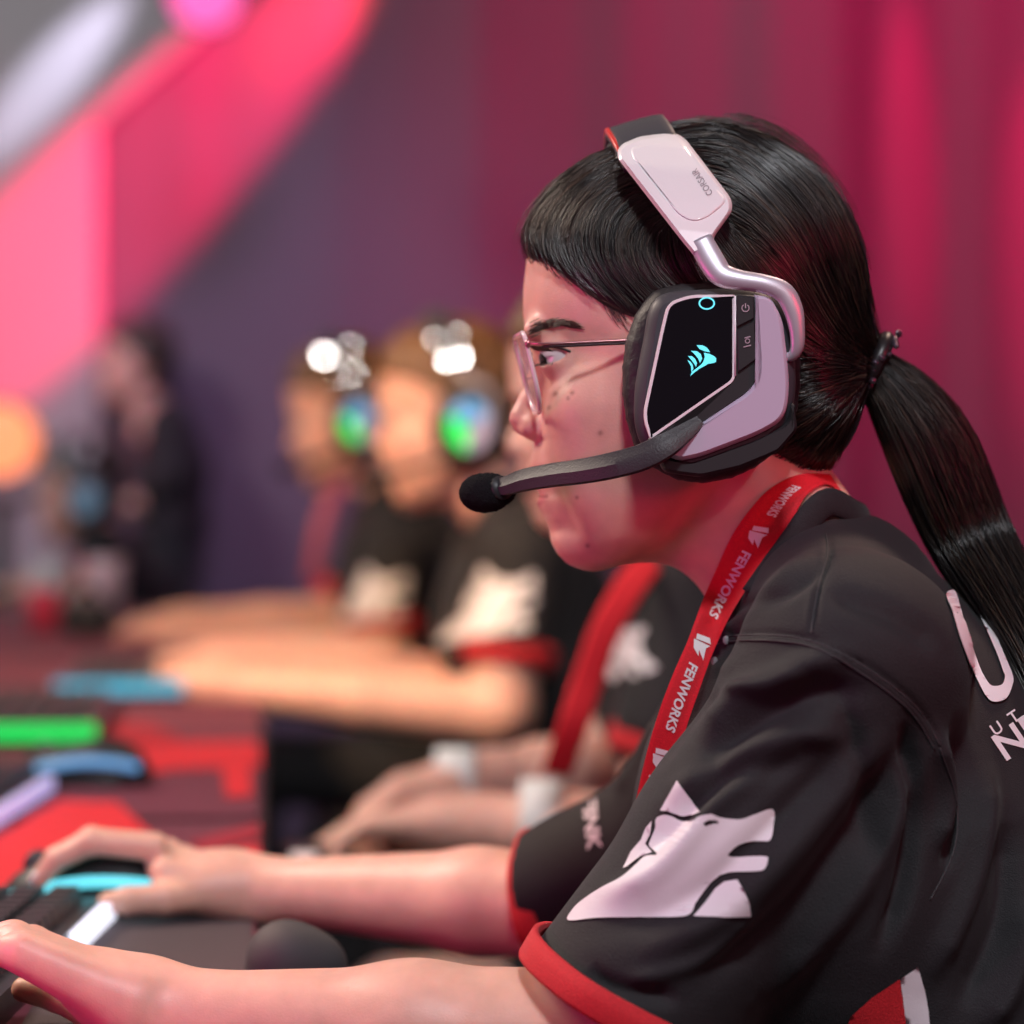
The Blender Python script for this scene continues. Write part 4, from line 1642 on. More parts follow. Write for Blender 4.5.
cols = 7
dep = np.zeros((60, cols))
for i in range(60):
    for j in range(cols):
        t = j / (cols - 1)
        x_, y_ = LN[i, 0] * (1 - t) + LN[i, 2] * t, LN[i, 1] * (1 - t) + LN[i, 3] * t
        b_ = both(x_, y_)
        dep[i, j] = b_[1] if b_ is not None else np.nan
for i in range(60):
    row = dep[i]
    row[np.isnan(row)] = np.nanmin(row) if (~np.isnan(row)).any() else (dep[i - 1].mean() if i else -100)
dep -= 4
for i in range(60):
    y_ = LN[i, 1]
    if y_ > 590:                     # hangs free in front of the chest; the near sleeve may cover its edge
        k_ = min(1.0, (y_ - 590) / 40)
        dep[i] = dep[i] * (1 - k_) + np.interp(y_, [600, 640, 680, 720, 760, 860], [-112, -118, -124, -124, -112, -90]) * k_
for _ in range(8):
    m_ = dep.copy()
    m_[1:-1] = (dep[:-2] + dep[1:-1] * 2 + dep[2:]) / 4
    m_[:, 1:-1] = (m_[:, :-2] + m_[:, 1:-1] * 2 + m_[:, 2:]) / 4
    dep = np.minimum(m_, dep + .6)


def lan_pt(i, t, lift=0.0):
    i = min(max(i, 0), 58.999); a = int(i); u = i - a
    c_ = t * (cols - 1); c_ = min(max(c_, 0), cols - 1.001); b = int(c_); w_ = c_ - b
    x_ = (LN[a] * (1 - u) + LN[a + 1] * u)
    d_ = (dep[a, b] * (1 - w_) + dep[a, b + 1] * w_) * (1 - u) + (dep[a + 1, b] * (1 - w_) + dep[a + 1, b + 1] * w_) * u
    return pp(x_[0] * (1 - t) + x_[2] * t, x_[1] * (1 - t) + x_[3] * t, d_ - lift)


vs = []; ny = 180
for k_, lf in ((0, 0), (1, -2.0)):
    for i in range(ny):
        for j in range(cols):
            vs.append(lan_pt(i * 59 / (ny - 1), j / (cols - 1), lf))
fs = []
N1 = ny * cols
for i in range(ny - 1):
    for j in range(cols - 1):
        a = i * cols + j
        fs.append([a, a + 1, a + cols + 1, a + cols])
        fs.append([N1 + a, N1 + a + cols, N1 + a + cols + 1, N1 + a + 1])
    for j in (0, cols - 1):
        a = i * cols + j
        fs.append([a, a + cols, N1 + a + cols, N1 + a])
lanv = np.array(vs)
lan = ob('lanyard', l2w(lanv), fs, LRED, origin=l2w([lanv[-1]])[0])
tag(lan, 'red lanyard with white lettering round the neck of the player in front', 'lanyard')
# the rest of the loop: behind the neck and down the far side
far = spline([(822, -78, 524), (836, -62, 538), (852, -24, 540), (852, 20, 540), (845, 70, 512), (790, 108, 540), (735, 112, 612), (690, 80, 700), (655, 30, 790), (640, 5, 850)], 50)
v_, f_ = sweep(far, 10, 8, flat=1.2, side=(.5, 0, .6))
ob('far_strap', l2w(v_), f_, LRED, lan)

TAB = np.r_[0, np.cumsum(np.linalg.norm(np.diff((LN[:, :2] + LN[:, 2:]) / 2, axis=0), axis=1))]


def lan_print(V, Fs, s0, name, lift=1.4):
    """V in picture units: x along the strap from s0, y across from its middle"""
    P = []
    for a_, b_ in V:
        s_ = s0 + a_
        i = np.interp(s_, TAB, np.arange(60))
        wd = np.hypot(*(LN[int(round(i)), :2] - LN[int(round(i)), 2:]))
        P.append(lan_pt(i, .5 + b_ / wd, lift))
    ob(name, l2w(np.array(P)), Fs, LWHITE, lan, smooth=False)


def along(y):     # strap length where its middle reaches picture height y
    return float(np.interp(y, (LN[:, 1] + LN[:, 3]) / 2, TAB))


for y0, y1, hgt in ((486, 516, 13), (552, 617, 13.5), (664, 731, 14), (776, 850, 14)):
    V, Fs = text_shape('FENWORKS', None, 1.0, .03, 1.02)
    V = V.copy()
    Lw = V[:, 0].max() - V[:, 0].min()
    V[:, 0] = (V[:, 0] - V[:, 0].min()) / Lw * (along(y1) - along(y0))
    V[:, 1] = -V[:, 1] / .72 * hgt * .72
    V[:, 1] *= -1
    lan_print(V, Fs, along(y0), 'lettering')
for yc in (536, 646, 760):
    mk = [[(-9, -8), (-4, -7), (-7, 9), (-12, 6)], [(-3, -9), (5, -6), (10, 2), (4, 0), (11, 8), (-1, 6), (-5, 9), (-4, 0)]]
    for m_ in mk:
        V, Fs = flat_shape([m_], 3)
        lan_print(V, Fs, along(yc), 'wolf_mark')
# ================================================================== TEAMMATES FURTHER ALONG THE DESK
def yawed(a):
    c, s = math.cos(a), math.sin(a)
    return np.array([[c, 0, 0], [0, 1, 0], [0, 0, 1]]), c, s


class Mate:
    """a frame shaped like the front player's, moved so that the ear lies at picture x,y and distance d"""
    def __init__(self, x, y, d, yaw=4.65, nod=0.0, size=1.0):
        self.e0 = np.array([715.0, 0, 385])
        self.V = (d - D0) * S
        self.e1 = pp(x, y, self.V)
        a = math.radians(yaw)
        # template X axis -> (cos, sin) in X,V
        self.R = np.array([[math.cos(a), -math.sin(a), 0], [math.sin(a), math.cos(a), 0], [0, 0, 1]])
        n = math.radians(nod)
        self.N = np.array([[math.cos(n), 0, -math.sin(n)], [0, 1, 0], [math.sin(n), 0, math.cos(n)]])
        self.k = size

    def out(self, p):
        return (np.asarray(p, float).reshape(-1, 3) - self.e0) * self.k @ self.R.T + self.e1

    def head(self, p):
        p = np.asarray(p, float).reshape(-1, 3)
        return (p - self.e0) @ self.N.T + self.e0

    def inn(self, x, y, dv=0.0):
        """template point for picture position x,y at distance V+dv"""
        return (self.R.T @ (pp(x, y, self.V + dv) - self.e1)) / self.k + self.e0


fd = Field((496, -172, 130), (900, 172, 690), 4.4)
face_field(fd, eyes=True)
thv, thq = fd.mesh(1)
thv = fit_profile(thv)
thc = skin_colors(thv)

fd = Field((500, -180, 105), (900, 180, 500), 5.5)
fd.ell((705, 0, 288), (163, 152, 160), 0)
fd.ell((622, 0, 262), (104, 126, 112), 30)
fd.ell((775, 0, 390), (74, 112, 80), 40)
x, y, z = fd._pts((slice(None),) * 3)
hl2 = spline([(500, 215), (524, 238), (545, 262), (590, 276), (632, 296), (668, 330), (690, 400), (740, 440), (800, 480), (960, 470)], 120)
lim = np.interp(fd.ax[0], hl2[:, 0], hl2[:, 1]).astype(np.float32)[:, None, None]
fd.f = -smin(-fd.f, -((z - lim) * .8 + 0 * y), 10)
shv, shq = fd.mesh(1)
sn = vnormals(shv, shq)
shv = shv + sn * (wob(shv, 5, 4, 11) + wob(shv, 11, 4, 12))[:, None]

BROWNHAIR = hair_material('brown_hair', (0.10, 0.045, 0.02), (0.30, 0.15, 0.06), .45)
GREENL = mat('green_light', (0.02, .3, .05), .4, emit=(0.0, 1.0, 0.12), es=1.1)
BLUEL = mat('blue_light', (0.05, .2, .3), .4, emit=(0.18, .42, .85), es=.75)
PALEL = mat('pale_panel', (.42, .38, .50), .4, emit=(.35, .33, .6), es=.28)
MIRR = mat('glint_mirror', (.95, .93, .92), .03, metal=1.0)
GLINT_LAMP_POS = np.array([1.3, -1.6, 2.5])


def body_meshes(m, S_n, E_n, W_n, S_f, E_f, W_f, h=8.0, curl=(.5, .5, .35), hs_=.95):
    """arms with hands in template coordinates"""
    out = []
    for (s0, e0, w0, sd) in ((S_n, E_n, W_n, -1), (S_f, E_f, W_f, 1)):
        s0, e0, w0 = (np.array(t, float) for t in (s0, e0, w0))
        f_ = unit(w0 - e0) * np.array((1, 1, .5)); f_ = unit(f_ + np.array((0, 0, .12)))
        s_ = unit(np.array((0, -sd, .15)))
        n_ = unit(np.cross(f_, s_)); n_ = n_ if n_[2] < 0 else -n_
        lo = np.minimum(np.minimum(s0, e0), w0 + f_ * 330) - 90
        hi = np.maximum(np.maximum(s0, e0), w0 + f_ * 330) + 90
        fd = Field(lo, hi, h)
        fd.chain([s0, e0, e0 * .55 + w0 * .45, w0], [74, 74, 66, 42], 20)
        hand_field(fd, w0, f_, n_, s_, [curl] * 4, None, scale=hs_, spread=.14)
        out.append(fd.mesh(1))
    return out


def team_jersey(m, S_n, E_n, S_f, E_f, cut, h=8.5, lean=0.0):
    fd = Field((430, -460, 470), (1200 + lean, 460, 1500), h)
    fd.chain([(818, 0, 655), (852 + lean * .2, 0, 820), (895 + lean * .5, 0, 960), (940 + lean, 0, 1200), (960 + lean, 0, 1420)], [118, 205, 212, 200, 215], 40, sc=np.array([1, .8, 1]))
    fd.chain([(850, 0, 606), (905, 0, 736), (955 + lean * .4, 0, 880), (1000 + lean, 0, 1070)], [90, 124, 150, 185], 50, sc=np.array([1, .72, 1]))
    hems = []
    for s_, a, e in ((-1, S_n, E_n), (1, S_f, E_f)):
        a, e = np.array(a, float), np.array(e, float)
        fd.cap((822, s_ * 40, 590), a, 72, 90, 46)
        hc = a + (e - a) * cut
        hn_ = unit(e - a)
        fd.cap(a, hc + hn_ * 60, 96, 106, 36)
        x, y, z = fd._pts((slice(None),) * 3)
        d = (x - hc[0]) * hn_[0] + (y - hc[1]) * hn_[1] + (z - hc[2]) * hn_[2]
        rad = np.sqrt(np.maximum((x - hc[0]) ** 2 + (y - hc[1]) ** 2 + (z - hc[2]) ** 2 - d ** 2, 0))
        fd.f = np.maximum(fd.f, -np.maximum(-d, rad - 118).astype(np.float32))
        fd.cap(hc - hn_ * 50, hc + hn_ * 60, 88, 92, 4, sub=True)
        hems.append((hc, hn_))
    fd.chain([(735, 0, 470), (778, 0, 556), (828, 0, 628)], [92, 98, 92], 8, sub=True)
    v, q = fd.mesh(2)
    n = vnormals(v, q)
    v = v + n * (wob(v, 34, 5, 21) + wob(v, 70, 6, 22))[:, None]
    return v, q, hems


def mate(m, label, hair_m, arms, cut, wolf=None, lan_pts=None, seat_pts=(1005, 1400), knee=(420, 150), shorts=False, h=8.0, hsdisc=True, lean=0.0, studs=()):  # studs: added mirrors for the headband highlights
    S_n, E_n, W_n, S_f, E_f, W_f = arms
    base = l2w(m.out([(1005, 0, 1400)]))[0]; base[2] = 0
    hd = m.out(m.head(thv))
    pieces = [(hd, thq, thc)]
    for v, q in body_meshes(m, *arms, h=h):
        pieces.append((m.out(v), q, np.tile(SKINC, (len(v), 1))))
    V = np.vstack([p[0] for p in pieces]); n = 0; Q = []
    for p in pieces:
        Q.append(p[1] + n); n += len(p[0])
    b = ob('person', l2w(V), np.vstack(Q), SKIN, origin=base)
    set_col(b, np.vstack([p[2] for p in pieces]))
    tag(b, label, 'person', 'players seated along the desk')
    ob('hair', l2w(m.out(m.head(shv))), shq, hair_m, b)
    for s in (-1, 1):
        v_, f_ = ball((563, s * 60, 360), 24.6, 14, 10)
        e = ob('eye', l2w(m.out(m.head(v_))), f_, EYEW, b)
        v_, f_ = ball((543, s * 60 - 6, 362), 10, 10, 8)
        ob('iris', l2w(m.out(m.head(v_))), f_, IRIS, e)
    jv, jq, hems = team_jersey(m, S_n, E_n, S_f, E_f, cut, h + .5, lean)
    j = ob('jersey', l2w(m.out(jv)), jq, JERSEY, b)
    for hc, hn_ in hems:
        a = unit(np.cross(hn_, (0, 1, 0))); c_ = np.cross(hn_, a)
        ring = [hc + hn_ * 2 + (a * math.cos(t) + c_ * math.sin(t)) * 102 for t in np.linspace(0, 2 * math.pi, 41)]
        v_, f_ = sweep(ring, 26, 8, flat=5, side=hn_, caps=False)
        ob('cuff', l2w(m.out(v_)), f_, REDCLOTH, j)
    if wolf:
        tree = bvh(m.out(jv), jq)
        sx, sy, sc_, ang = wolf
        a = math.radians(ang)

        def tf(Vv):
            X = (Vv[:, 0] - 672) * sc_; Y = (Vv[:, 1] - 860) * sc_
            return np.stack([sx + X * math.cos(a) - Y * math.sin(a), sy + X * math.sin(a) + Y * math.cos(a)], 1)
        add_prints(tree, WOLF, None, 4, 4, 'wolf_emblem', PRINT, j, tf)
    # lower half
    kx, kw = knee
    v_, q_ = seated_lower((seat_pts[0] + lean, 0, seat_pts[1]), kw, None, kx, None, FLOOR_Y, h=14)
    if shorts:
        o_ = ob('bare_legs', l2w(m.out(v_)), q_, SKIN, b)
        set_col(o_, np.tile(SKINC, (len(v_), 1)))
        f0 = Field((kx, -360, seat_pts[1] - 190), (seat_pts[0] + lean + 260, 360, seat_pts[1] + 200), 12)
        f0.ell((seat_pts[0] + lean, 0, seat_pts[1]), (205, 245, 160), 20)
        for s in (-1, 1):
            f0.cap((seat_pts[0] + lean, s * 105, seat_pts[1] + 5), (kx + 260, s * kw, seat_pts[1]), 142, 128, 30)
        v_, q_ = f0.mesh(1)
        ob('shorts', l2w(m.out(v_)), q_, TROUSER, b)
    else:
        lo = ob('trousers', l2w(m.out(v_)), q_, TROUSER, b)
    for s in (-1, 1):
        f0 = Field((kx - 130, s * kw - 90, FLOOR_Y - 150), (kx + 150, s * kw + 90, FLOOR_Y + 5), 12)
        f0.cap((kx + 70, s * kw, FLOOR_Y - 70), (kx - 50, s * kw, FLOOR_Y - 38), 52, 36, 20)
        f0.halfspace((0, 0, FLOOR_Y - 4), (0, 0, 1), 2)
        v_, q_ = f0.mesh(1)
        ob('shoe', l2w(m.out(v_)), q_, SHOE, b)
    return b


def mate_headset(m, label, lit=True, studs=(), mic=True, group=None):  # studs: added mirrors for the headband highlights
    H = lambda v: l2w(m.out(m.head(v)))
    e = empty('headset', H([(715, 0, 385)])[0], label, 'headset', group)
    for s in (-1, 1):
        mm = (lambda v: np.asarray(v)) if s < 0 else mir
        c = [(715 + 84 * math.cos(t), 385 + 96 * math.sin(t)) for t in np.linspace(0, 2 * math.pi, 36, endpoint=False)]
        v_, f_ = slab(c, [(16, 0), (2, 8), (0, 30), (6, 44), (20, 48)], lambda x, y, h: (x, -128 - h, y)); v_, f_ = tri_fill(v_, f_)
        ob('ear_cushion', H(mm(v_)), f_, CUSH, e)
        c = [(715 + 66 * math.cos(t), 385 + 76 * math.sin(t)) for t in np.linspace(0, 2 * math.pi, 36, endpoint=False)]
        v_, f_ = slab(c, [(4, 0), (0, 8), (0, 24), (6, 32)], lambda x, y, h: (x, -172 - h, y)); v_, f_ = tri_fill(v_, f_)
        cup = ob('cup_shell', H(mm(v_)), f_, SHELL, e)
        if lit and s < 0:
            for nm, a0, a1, mt_ in (('green_light', 100, 205, GREENL), ('blue_light', 205, 335, BLUEL), ('pale_panel', -25, 100, PALEL)):
                t = np.radians(np.linspace(a0, a1, 14))
                o_ = [(715 + 12 * math.cos(u), 385 + 12 * math.sin(u)) for u in t] + [(715 + 50 * math.cos(u), 385 + 58 * math.sin(u)) for u in t[::-1]]
                v_, f_ = slab(o_, [(0, 0), (0, 3)], lambda x, y, h: (x, -204 - h, y)); v_, f_ = tri_fill(v_, f_)
                ob(nm, H(v_), f_, mt_, cup, smooth=False)
        v_, f_ = sweep(spline([(690, s * 150, 232), (716, s * 205, 280), (760, s * 210, 300), (772, s * 206, 350), (768, s * 200, 385)], 20), 8, 8)
        ob('yoke_arm', H(v_), f_, ALU, e)
    arc = spline([(694, -158, 250), (676, -150, 200), (660, -122, 158), (652, -66, 128), (650, 0, 118), (652, 66, 128), (660, 122, 158), (676, 150, 200), (694, 158, 250)], 40)
    v_, f_ = band(arc, 28, 8, (.93, 0, -.36))
    hb = ob('headband', H(v_), f_, SHELL, e)
    for sx, sy, r_ in studs:                       # added mirror studs, aimed to make the bright headband highlights
        p = pp(sx, sy, 0)
        tgt = None
        for it in np.linspace(m.V - 700, m.V + 400, 3): pass
        c_ = pp(sx, sy, m.V - 190)
        cw = l2w([c_])[0]
        nrm = unit(unit(CAM - cw) + unit(GLINT_LAMP_POS - cw))
        a_ = unit(np.cross(nrm, (0, 0, 1))); b_ = np.cross(nrm, a_)
        vs = []
        R_ = .22 if r_ < .008 else .40
        for k_ in range(5):
            rr = r_ * k_ / 4
            hgt = math.sqrt(R_ * R_ - rr * rr) - R_
            for t in np.linspace(0, 2 * math.pi, 20, endpoint=False):
                vs.append(cw + nrm * hgt + (a_ * math.cos(t) + b_ * math.sin(t)) * max(rr, 1e-5))
        for t in np.linspace(0, 2 * math.pi, 20, endpoint=False):
            vs.append(cw - nrm * .02 + (a_ * math.cos(t) + b_ * math.sin(t)) * r_ * .8)
        fs = [[i * 20 + j, (i + 1) * 20 + j, (i + 1) * 20 + (j + 1) % 20, i * 20 + (j + 1) % 20] for i in range(5) for j in range(20)]
        ob('glint_disc', np.array(vs), fs, MIRR, hb)
    if mic:
        v_, f_ = sweep(spline([(690, -206, 432), (640, -200, 460), (580, -176, 478), (530, -130, 490), (505, -110, 492)], 24), 10, 8)
        ob('boom', H(v_), f_, BLACKP, e)
        v_, f_ = ball((492, -102, 494), (26, 20, 20), 14, 10)
        ob('microphone', H(v_), f_, FOAM, e)
    return e


# second player, head hidden behind the front player's
M2 = Mate(628, 418, 2.66, nod=-3)
A2 = (M2.inn(705, 585, -150), M2.inn(655, 842, -190), M2.inn(452, 822, -150), M2.inn(690, 590, 330), M2.inn(600, 778, 260), M2.inn(470, 778, 120))
P2 = mate(M2, 'second player from the front, face hidden behind the front player, white wristbands, hands in lap', BROWNHAIR, A2, .62, knee=(330, 130), lean=60, shorts=True, wolf=(618, 642, .42, 60))
mate_headset(M2, 'headset on the second player, mostly behind the face of the front player', lit=False)
# third player
M3 = Mate(463, 428, 3.72, nod=-2)
A3 = (M3.inn(524, 560, -300), M3.inn(500, 712, -360), M3.inn(200, 684, -260), M3.inn(505, 560, 330), M3.inn(470, 690, 300), M3.inn(225, 662, 150))
P3 = mate(M3, 'third player from the front, bare forearm reaching the desk, blurred brown hair', BROWNHAIR, A3, .62, wolf=(487, 606, .50, -8), knee=(420, 150))
mate_headset(M3, 'blurred headset with green and blue lit ear cup on the third player', studs=((446, 361, .0040), (462, 358, .0040), (434, 339, .0011), (458, 334, .0011)))  # studs: added mirrors for the headband highlights
# fourth player
M4 = Mate(357, 425, 4.7, nod=-6)
A4 = (M4.inn(392, 560, -300), M4.inn(385, 656, -360), M4.inn(186, 650, -250), M4.inn(380, 560, 330), M4.inn(330, 622, 300), M4.inn(180, 622, 100))
P4 = mate(M4, 'fourth player from the front, the farthest at the desk, blurred light brown hair', BROWNHAIR, A4, .68, wolf=(368, 598, .40, -6), knee=(400, 150))
mate_headset(M4, 'blurred headset with green and lilac lit ear cup on the fourth player', studs=((324, 356, .0100), (350, 347, .0016), (353, 372, .0019), (338, 379, .0009)))  # studs: added mirrors for the headband highlights

# lanyards of the second and fourth player, wristbands
def strap(name, pts, wid, m_, label=None, cat=None, d=None, grp=None):
    P = spline([pp(x, y, (dd - D0) * S) for x, y, dd in pts], 40)
    T = np.gradient(P, axis=0)
    v_, f_ = sweep(P, wid, 8, flat=1.6, side=(1, .25, .2))
    o = ob(name, l2w(v_), f_, m_, origin=l2w([P[-1]])[0])
    return tag(o, label, cat, grp)


l2 = strap('lanyard', [(676, 520, 2.60), (655, 552, 2.56), (628, 590, 2.52), (606, 630, 2.50), (588, 680, 2.49), (572, 730, 2.48), (556, 775, 2.5)], 25, LRED,
           'blurred red lanyard on the chest of the second player', 'lanyard')
l4 = strap('lanyard', [(345, 478, 4.55), (330, 500, 4.5), (318, 540, 4.48), (312, 580, 4.5)], 22, mat('dusty_pink_ribbon', (.42, .10, .17), .7),
           'dusty pink lanyard hanging from the neck of the fourth player', 'lanyard')
WB = mat('white_towelling', (.82, .84, .82), .9, bump=(400, .8))
for x_, y_, dv, px, py, g in ((540, 820, -165, 560, 822, 'nearer'), (455, 778, 105, 470, 778, 'farther')):
    c_ = pp(x_, y_, M2.V + dv)
    f_dir = unit(pp(px + 40, py, M2.V + dv) - c_)
    v_, f_ = sweep([c_ - f_dir * 34, c_ - f_dir * 30, c_ + f_dir * 30, c_ + f_dir * 34], [60, 66, 66, 60] if g == 'nearer' else [46, 52, 52, 46], 20, side=(0, 1, 0))
    o = ob('wristband', l2w(v_), f_, WB)
    tag(o, f'white wristband on the {g} forearm of the second player', 'wristband')
# white marks on the second player's chest
tree = None
# ================================================================== ROOM
DZ = 0.70


def quad(name, pts, m, kind=None, thick=None, nrm=None):
    pts = [np.array(p, float) for p in pts]
    if thick is None:
        o = ob(name, pts, [[0, 1, 2, 3]], m, smooth=False)
    else:
        n = np.array(nrm, float) * thick
        v = pts + [p + n for p in pts]
        o = ob(name, v, [[3, 2, 1, 0], [4, 5, 6, 7], [0, 1, 5, 4], [1, 2, 6, 5], [2, 3, 7, 6], [3, 0, 4, 7]], m, smooth=False)
    if kind: o['kind'] = kind
    return o


FLOORM = mat('dark_carpet', (.03, .028, .032), .95, bump=(500, .8))
quad('floor', [(-7, -4, 0), (7, -4, 0), (7, 9, 0), (-7, 9, 0)], FLOORM, 'structure', .1, (0, 0, -1))
PANEL = mat('pale_screen', (.44, .42, .45), .9, spec=.1)
CURT = cloth_mat('stage_curtain', (.135, .105, .15), 300, .2)
CD = 7.2
xl = pw(100, 300, CD)[0]
# pale backdrop wall on the left, curtain from there to the right
quad('wall_back', [(-6.5, CD + .35, 0), (6.5, CD + .35, 0), (6.5, CD + .35, 5.0), (-6.5, CD + .35, 5.0)], PANEL, 'structure', .1, (0, 1, 0))
pn = quad('backdrop_panel', [(-6.4, CD - .05, 0), (xl, CD - .05, 0), (xl, CD - .05, 4.6), (-6.4, CD - .05, 4.6)], PANEL, None, .05, (0, 1, 0))
pq = []
for px_, py_ in ((100, 128), (205, 38), (205, -760), (100, -760)):
    p_ = pw(px_, py_, CD); pq.append((max(p_[0], xl + .001), CD - .051, p_[2]))
pu = quad('backdrop_panel', pq, PANEL, None, .012, (0, 1, 0))  # slanting edge shaped to follow the red beam's upper edge
tag(pu, 'pale upper backdrop panel with its edge shaped to the red beam, behind the hanging pink lamp', 'backdrop panel')
tag(pn, 'tall pale backdrop panel at the left of the dark curtain', 'backdrop panel')
nx_, nz_ = 520, 24
xs = np.linspace(xl + .004, 4.6, nx_)
vs = []
for z in np.linspace(0.02, 4.6, nz_):
    for x in xs:
        f = .020 * math.sin(x * 15 + .8 * math.sin(x * 3.1)) + .006 * math.sin(x * 37 + z * .25 + 1) + .06 * math.sin(x * 5.3 + 1.2)
        f *= .12 + .88 * min(1, max(0, (x + .6) / 1.4))
        vs.append((x, CD + f - .03, z))
fs = [[j * nx_ + i, j * nx_ + i + 1, (j + 1) * nx_ + i + 1, (j + 1) * nx_ + i] for j in range(nz_ - 1) for i in range(nx_ - 1)]
cu = ob('curtain', vs, fs, CURT, smooth=True)
tag(cu, 'tall dark pleated stage curtain lit red behind the players', 'curtain')

# ------------------------------------------------------------------ desk
DESKM = mat('black_desk', (.025, .022, .026), .5)


def along_desk(u, w, z=DZ):
    """u metres along the desk from the camera foot, w metres away from the players' edge"""
    p = ROW * u - ACR * w
    return np.array((p[0], p[1], z))


def deskbox(u0, u1, w0, w1, z0, z1):
    v = [along_desk(u, w, z) for z in (z0, z1) for u, w in ((u0, w0), (u1, w0), (u1, w1), (u0, w1))]
    return np.array(v), [[0, 1, 2, 3], [7, 6, 5, 4], [0, 4, 5, 1], [1, 5, 6, 2], [2, 6, 7, 3], [3, 7, 4, 0]]


dk = empty('desk', along_desk(2.6, .4, 0), 'long black event desk running back along the row of players', 'desk')
ob('desk_top', *deskbox(.6, 5.6, 0, .85, DZ - .03, DZ), DESKM, dk, smooth=False)
ob('front_panel', *deskbox(.6, 5.6, .60, .62, .12, DZ - .03), DESKM, dk, smooth=False)
for u in (.7, 2.3, 3.9, 5.5):
    for w_ in (.08, .76):
        ob('leg', *deskbox(u - .03, u + .03, w_ - .03, w_ + .03, 0, DZ - .03), DESKM, dk, smooth=False)
MATB = cloth_mat('maroon_mat', (.16, .03, .055), 900, .3)
MATR = cloth_mat('red_mat', (.75, .02, .03), 900, .3)
MATD = cloth_mat('dark_mat', (.05, .035, .045), 900, .3)


def flatpoly(name, px, z, m, parent, th=.0015):
    P = [desk_pt(x, y, z) for x, y in px]
    n = len(P)
    v = np.array(P + [p - np.array((0, 0, th)) for p in P])
    f = [list(range(n)), [n + i for i in range(n)][::-1]] + [[i, n + i, n + (i + 1) % n, (i + 1) % n] for i in range(n)]
    v, f = tri_fill(v, f)
    return ob(name, v, f, m, parent, smooth=False)


def mat_at(u0, u1, m, label):
    v, f = deskbox(u0, u1, .006, .60, DZ, DZ + .003)
    o = ob('desk_mat', v, f, m, smooth=False)
    return tag(o, label, 'desk mat', 'printed desk mats')


m1 = mat_at(1.30, 2.40, MATB, 'maroon and red desk mat under the hands of the front player')
m2 = mat_at(2.44, 3.45, MATB, 'red and maroon desk mat of the second player, right after the front one')
m3 = mat_at(3.49, 4.4, MATB, 'desk mat under the hands of the third player')
m4 = mat_at(4.44, 5.3, MATB, 'small looking desk mat of the fourth player at the far end')
Z1 = DZ + .0047
flatpoly('print', [(100, 748), (170, 742), (258, 741), (262, 764), (180, 768), (104, 776)], Z1, MATR, m2)
flatpoly('print', [(112, 722), (150, 724), (182, 738), (104, 745)], Z1, mat('dim_red', (.40, .02, .035), .8), m2)
flatpoly('print', [(222, 767), (250, 765), (252, 794), (226, 796)], Z1, MATR, m2)
flatpoly('print', [(60, 800), (118, 802), (150, 832), (160, 870), (60, 884), (-60, 890), (-60, 868)], Z1, MATR, m1)
flatpoly('print', [(190, 842), (260, 822), (260, 836), (206, 850)], Z1, mat('dim_red_two', (.36, .02, .04), .8), m1)
flatpoly('print', [(206, 853), (260, 844), (260, 868), (214, 868)], Z1, MATR, m1)
flatpoly('print', [(100, 905), (252, 908), (252, 990), (0, 1060), (60, 960)], Z1, MATD, m1)

# ------------------------------------------------------------------ keyboards and mice
KEYM = mat('key_plastic', (.03, .03, .034), .45)
KBASE = mat('keyboard_base', (.018, .018, .022), .35)
WLED = mat('white_light', (.4, .4, .5), .4, emit=(.85, .86, 1.0), es=1.15)
LLED = mat('lavender_light', (.4, .4, .5), .4, emit=(.50, .45, .90), es=.75)
GLED = mat('green_key_light', (.02, .3, .05), .4, emit=(0.0, .80, .12), es=.85)
CLED = mat('teal_light', (.02, .2, .3), .4, emit=(.06, .35, .55), es=.9)


def keyboard(u0, w0, label, led_front=None, led_end=None, turn=-6, length=.44, depth=.15, grp='backlit keyboards on the desk'):
    z = DZ + .003
    root = empty('keyboard', along_desk(u0 + length / 2, w0 + depth / 2, z), label, 'keyboard', grp)
    ob('case', *deskbox(u0, u0 + length, w0, w0 + depth, z, z + .017), KBASE, root, smooth=False)
    parts = []
    for r_ in range(6):
        for c_ in range(21):
            if (r_, c_) in ((0, 1), (0, 6)): continue
            a = u0 + .008 + c_ * (length - .016) / 21; b = w0 + .012 + r_ * (depth - .02) / 6
            l, d_ = (length - .016) / 21 - .0025, (depth - .02) / 6 - .003
            v, f = deskbox(a, a + l, b, b + d_, z + .017, z + .026)
            c0 = v[4:].mean(0); v[4:] = c0 + (v[4:] - c0) * .78
            parts.append((v, f))
    v, f = merge(parts)
    ob('keys', v, f, KEYM, root, smooth=False)
    if led_front:
        a, b, lm = led_front
        v, f = deskbox(u0 + length * a, u0 + length * b, w0 - .007, w0 + .002, z + .004, z + .016)
        ob('light_bar', v, f, lm, root, smooth=False)
    if led_end:
        side, lm = led_end
        ua = u0 - .006 if side == 0 else u0 + length - .002
        v, f = deskbox(ua, ua + .008, w0 + .0, w0 + depth, z + .008, z + .024)
        ob('end_light', v, f, lm, root, smooth=False)
    root.rotation_euler = (0, 0, math.radians(turn))
    return root


keyboard(1.46, .122, 'black keyboard under the hands of the front player with white light bar', (0.70, 1.0, WLED))
keyboard(2.20, .205, 'second keyboard with a lavender light bar, behind the mouse hand of the front player', (0.0, .93, LLED))
keyboard(3.0, .165, 'third keyboard glowing green at its near end', None, (0, GLED), 0)
keyboard(3.55, .095, 'fourth keyboard with a dim teal glow, beside the hands of the third player', None, (0, CLED), 0)


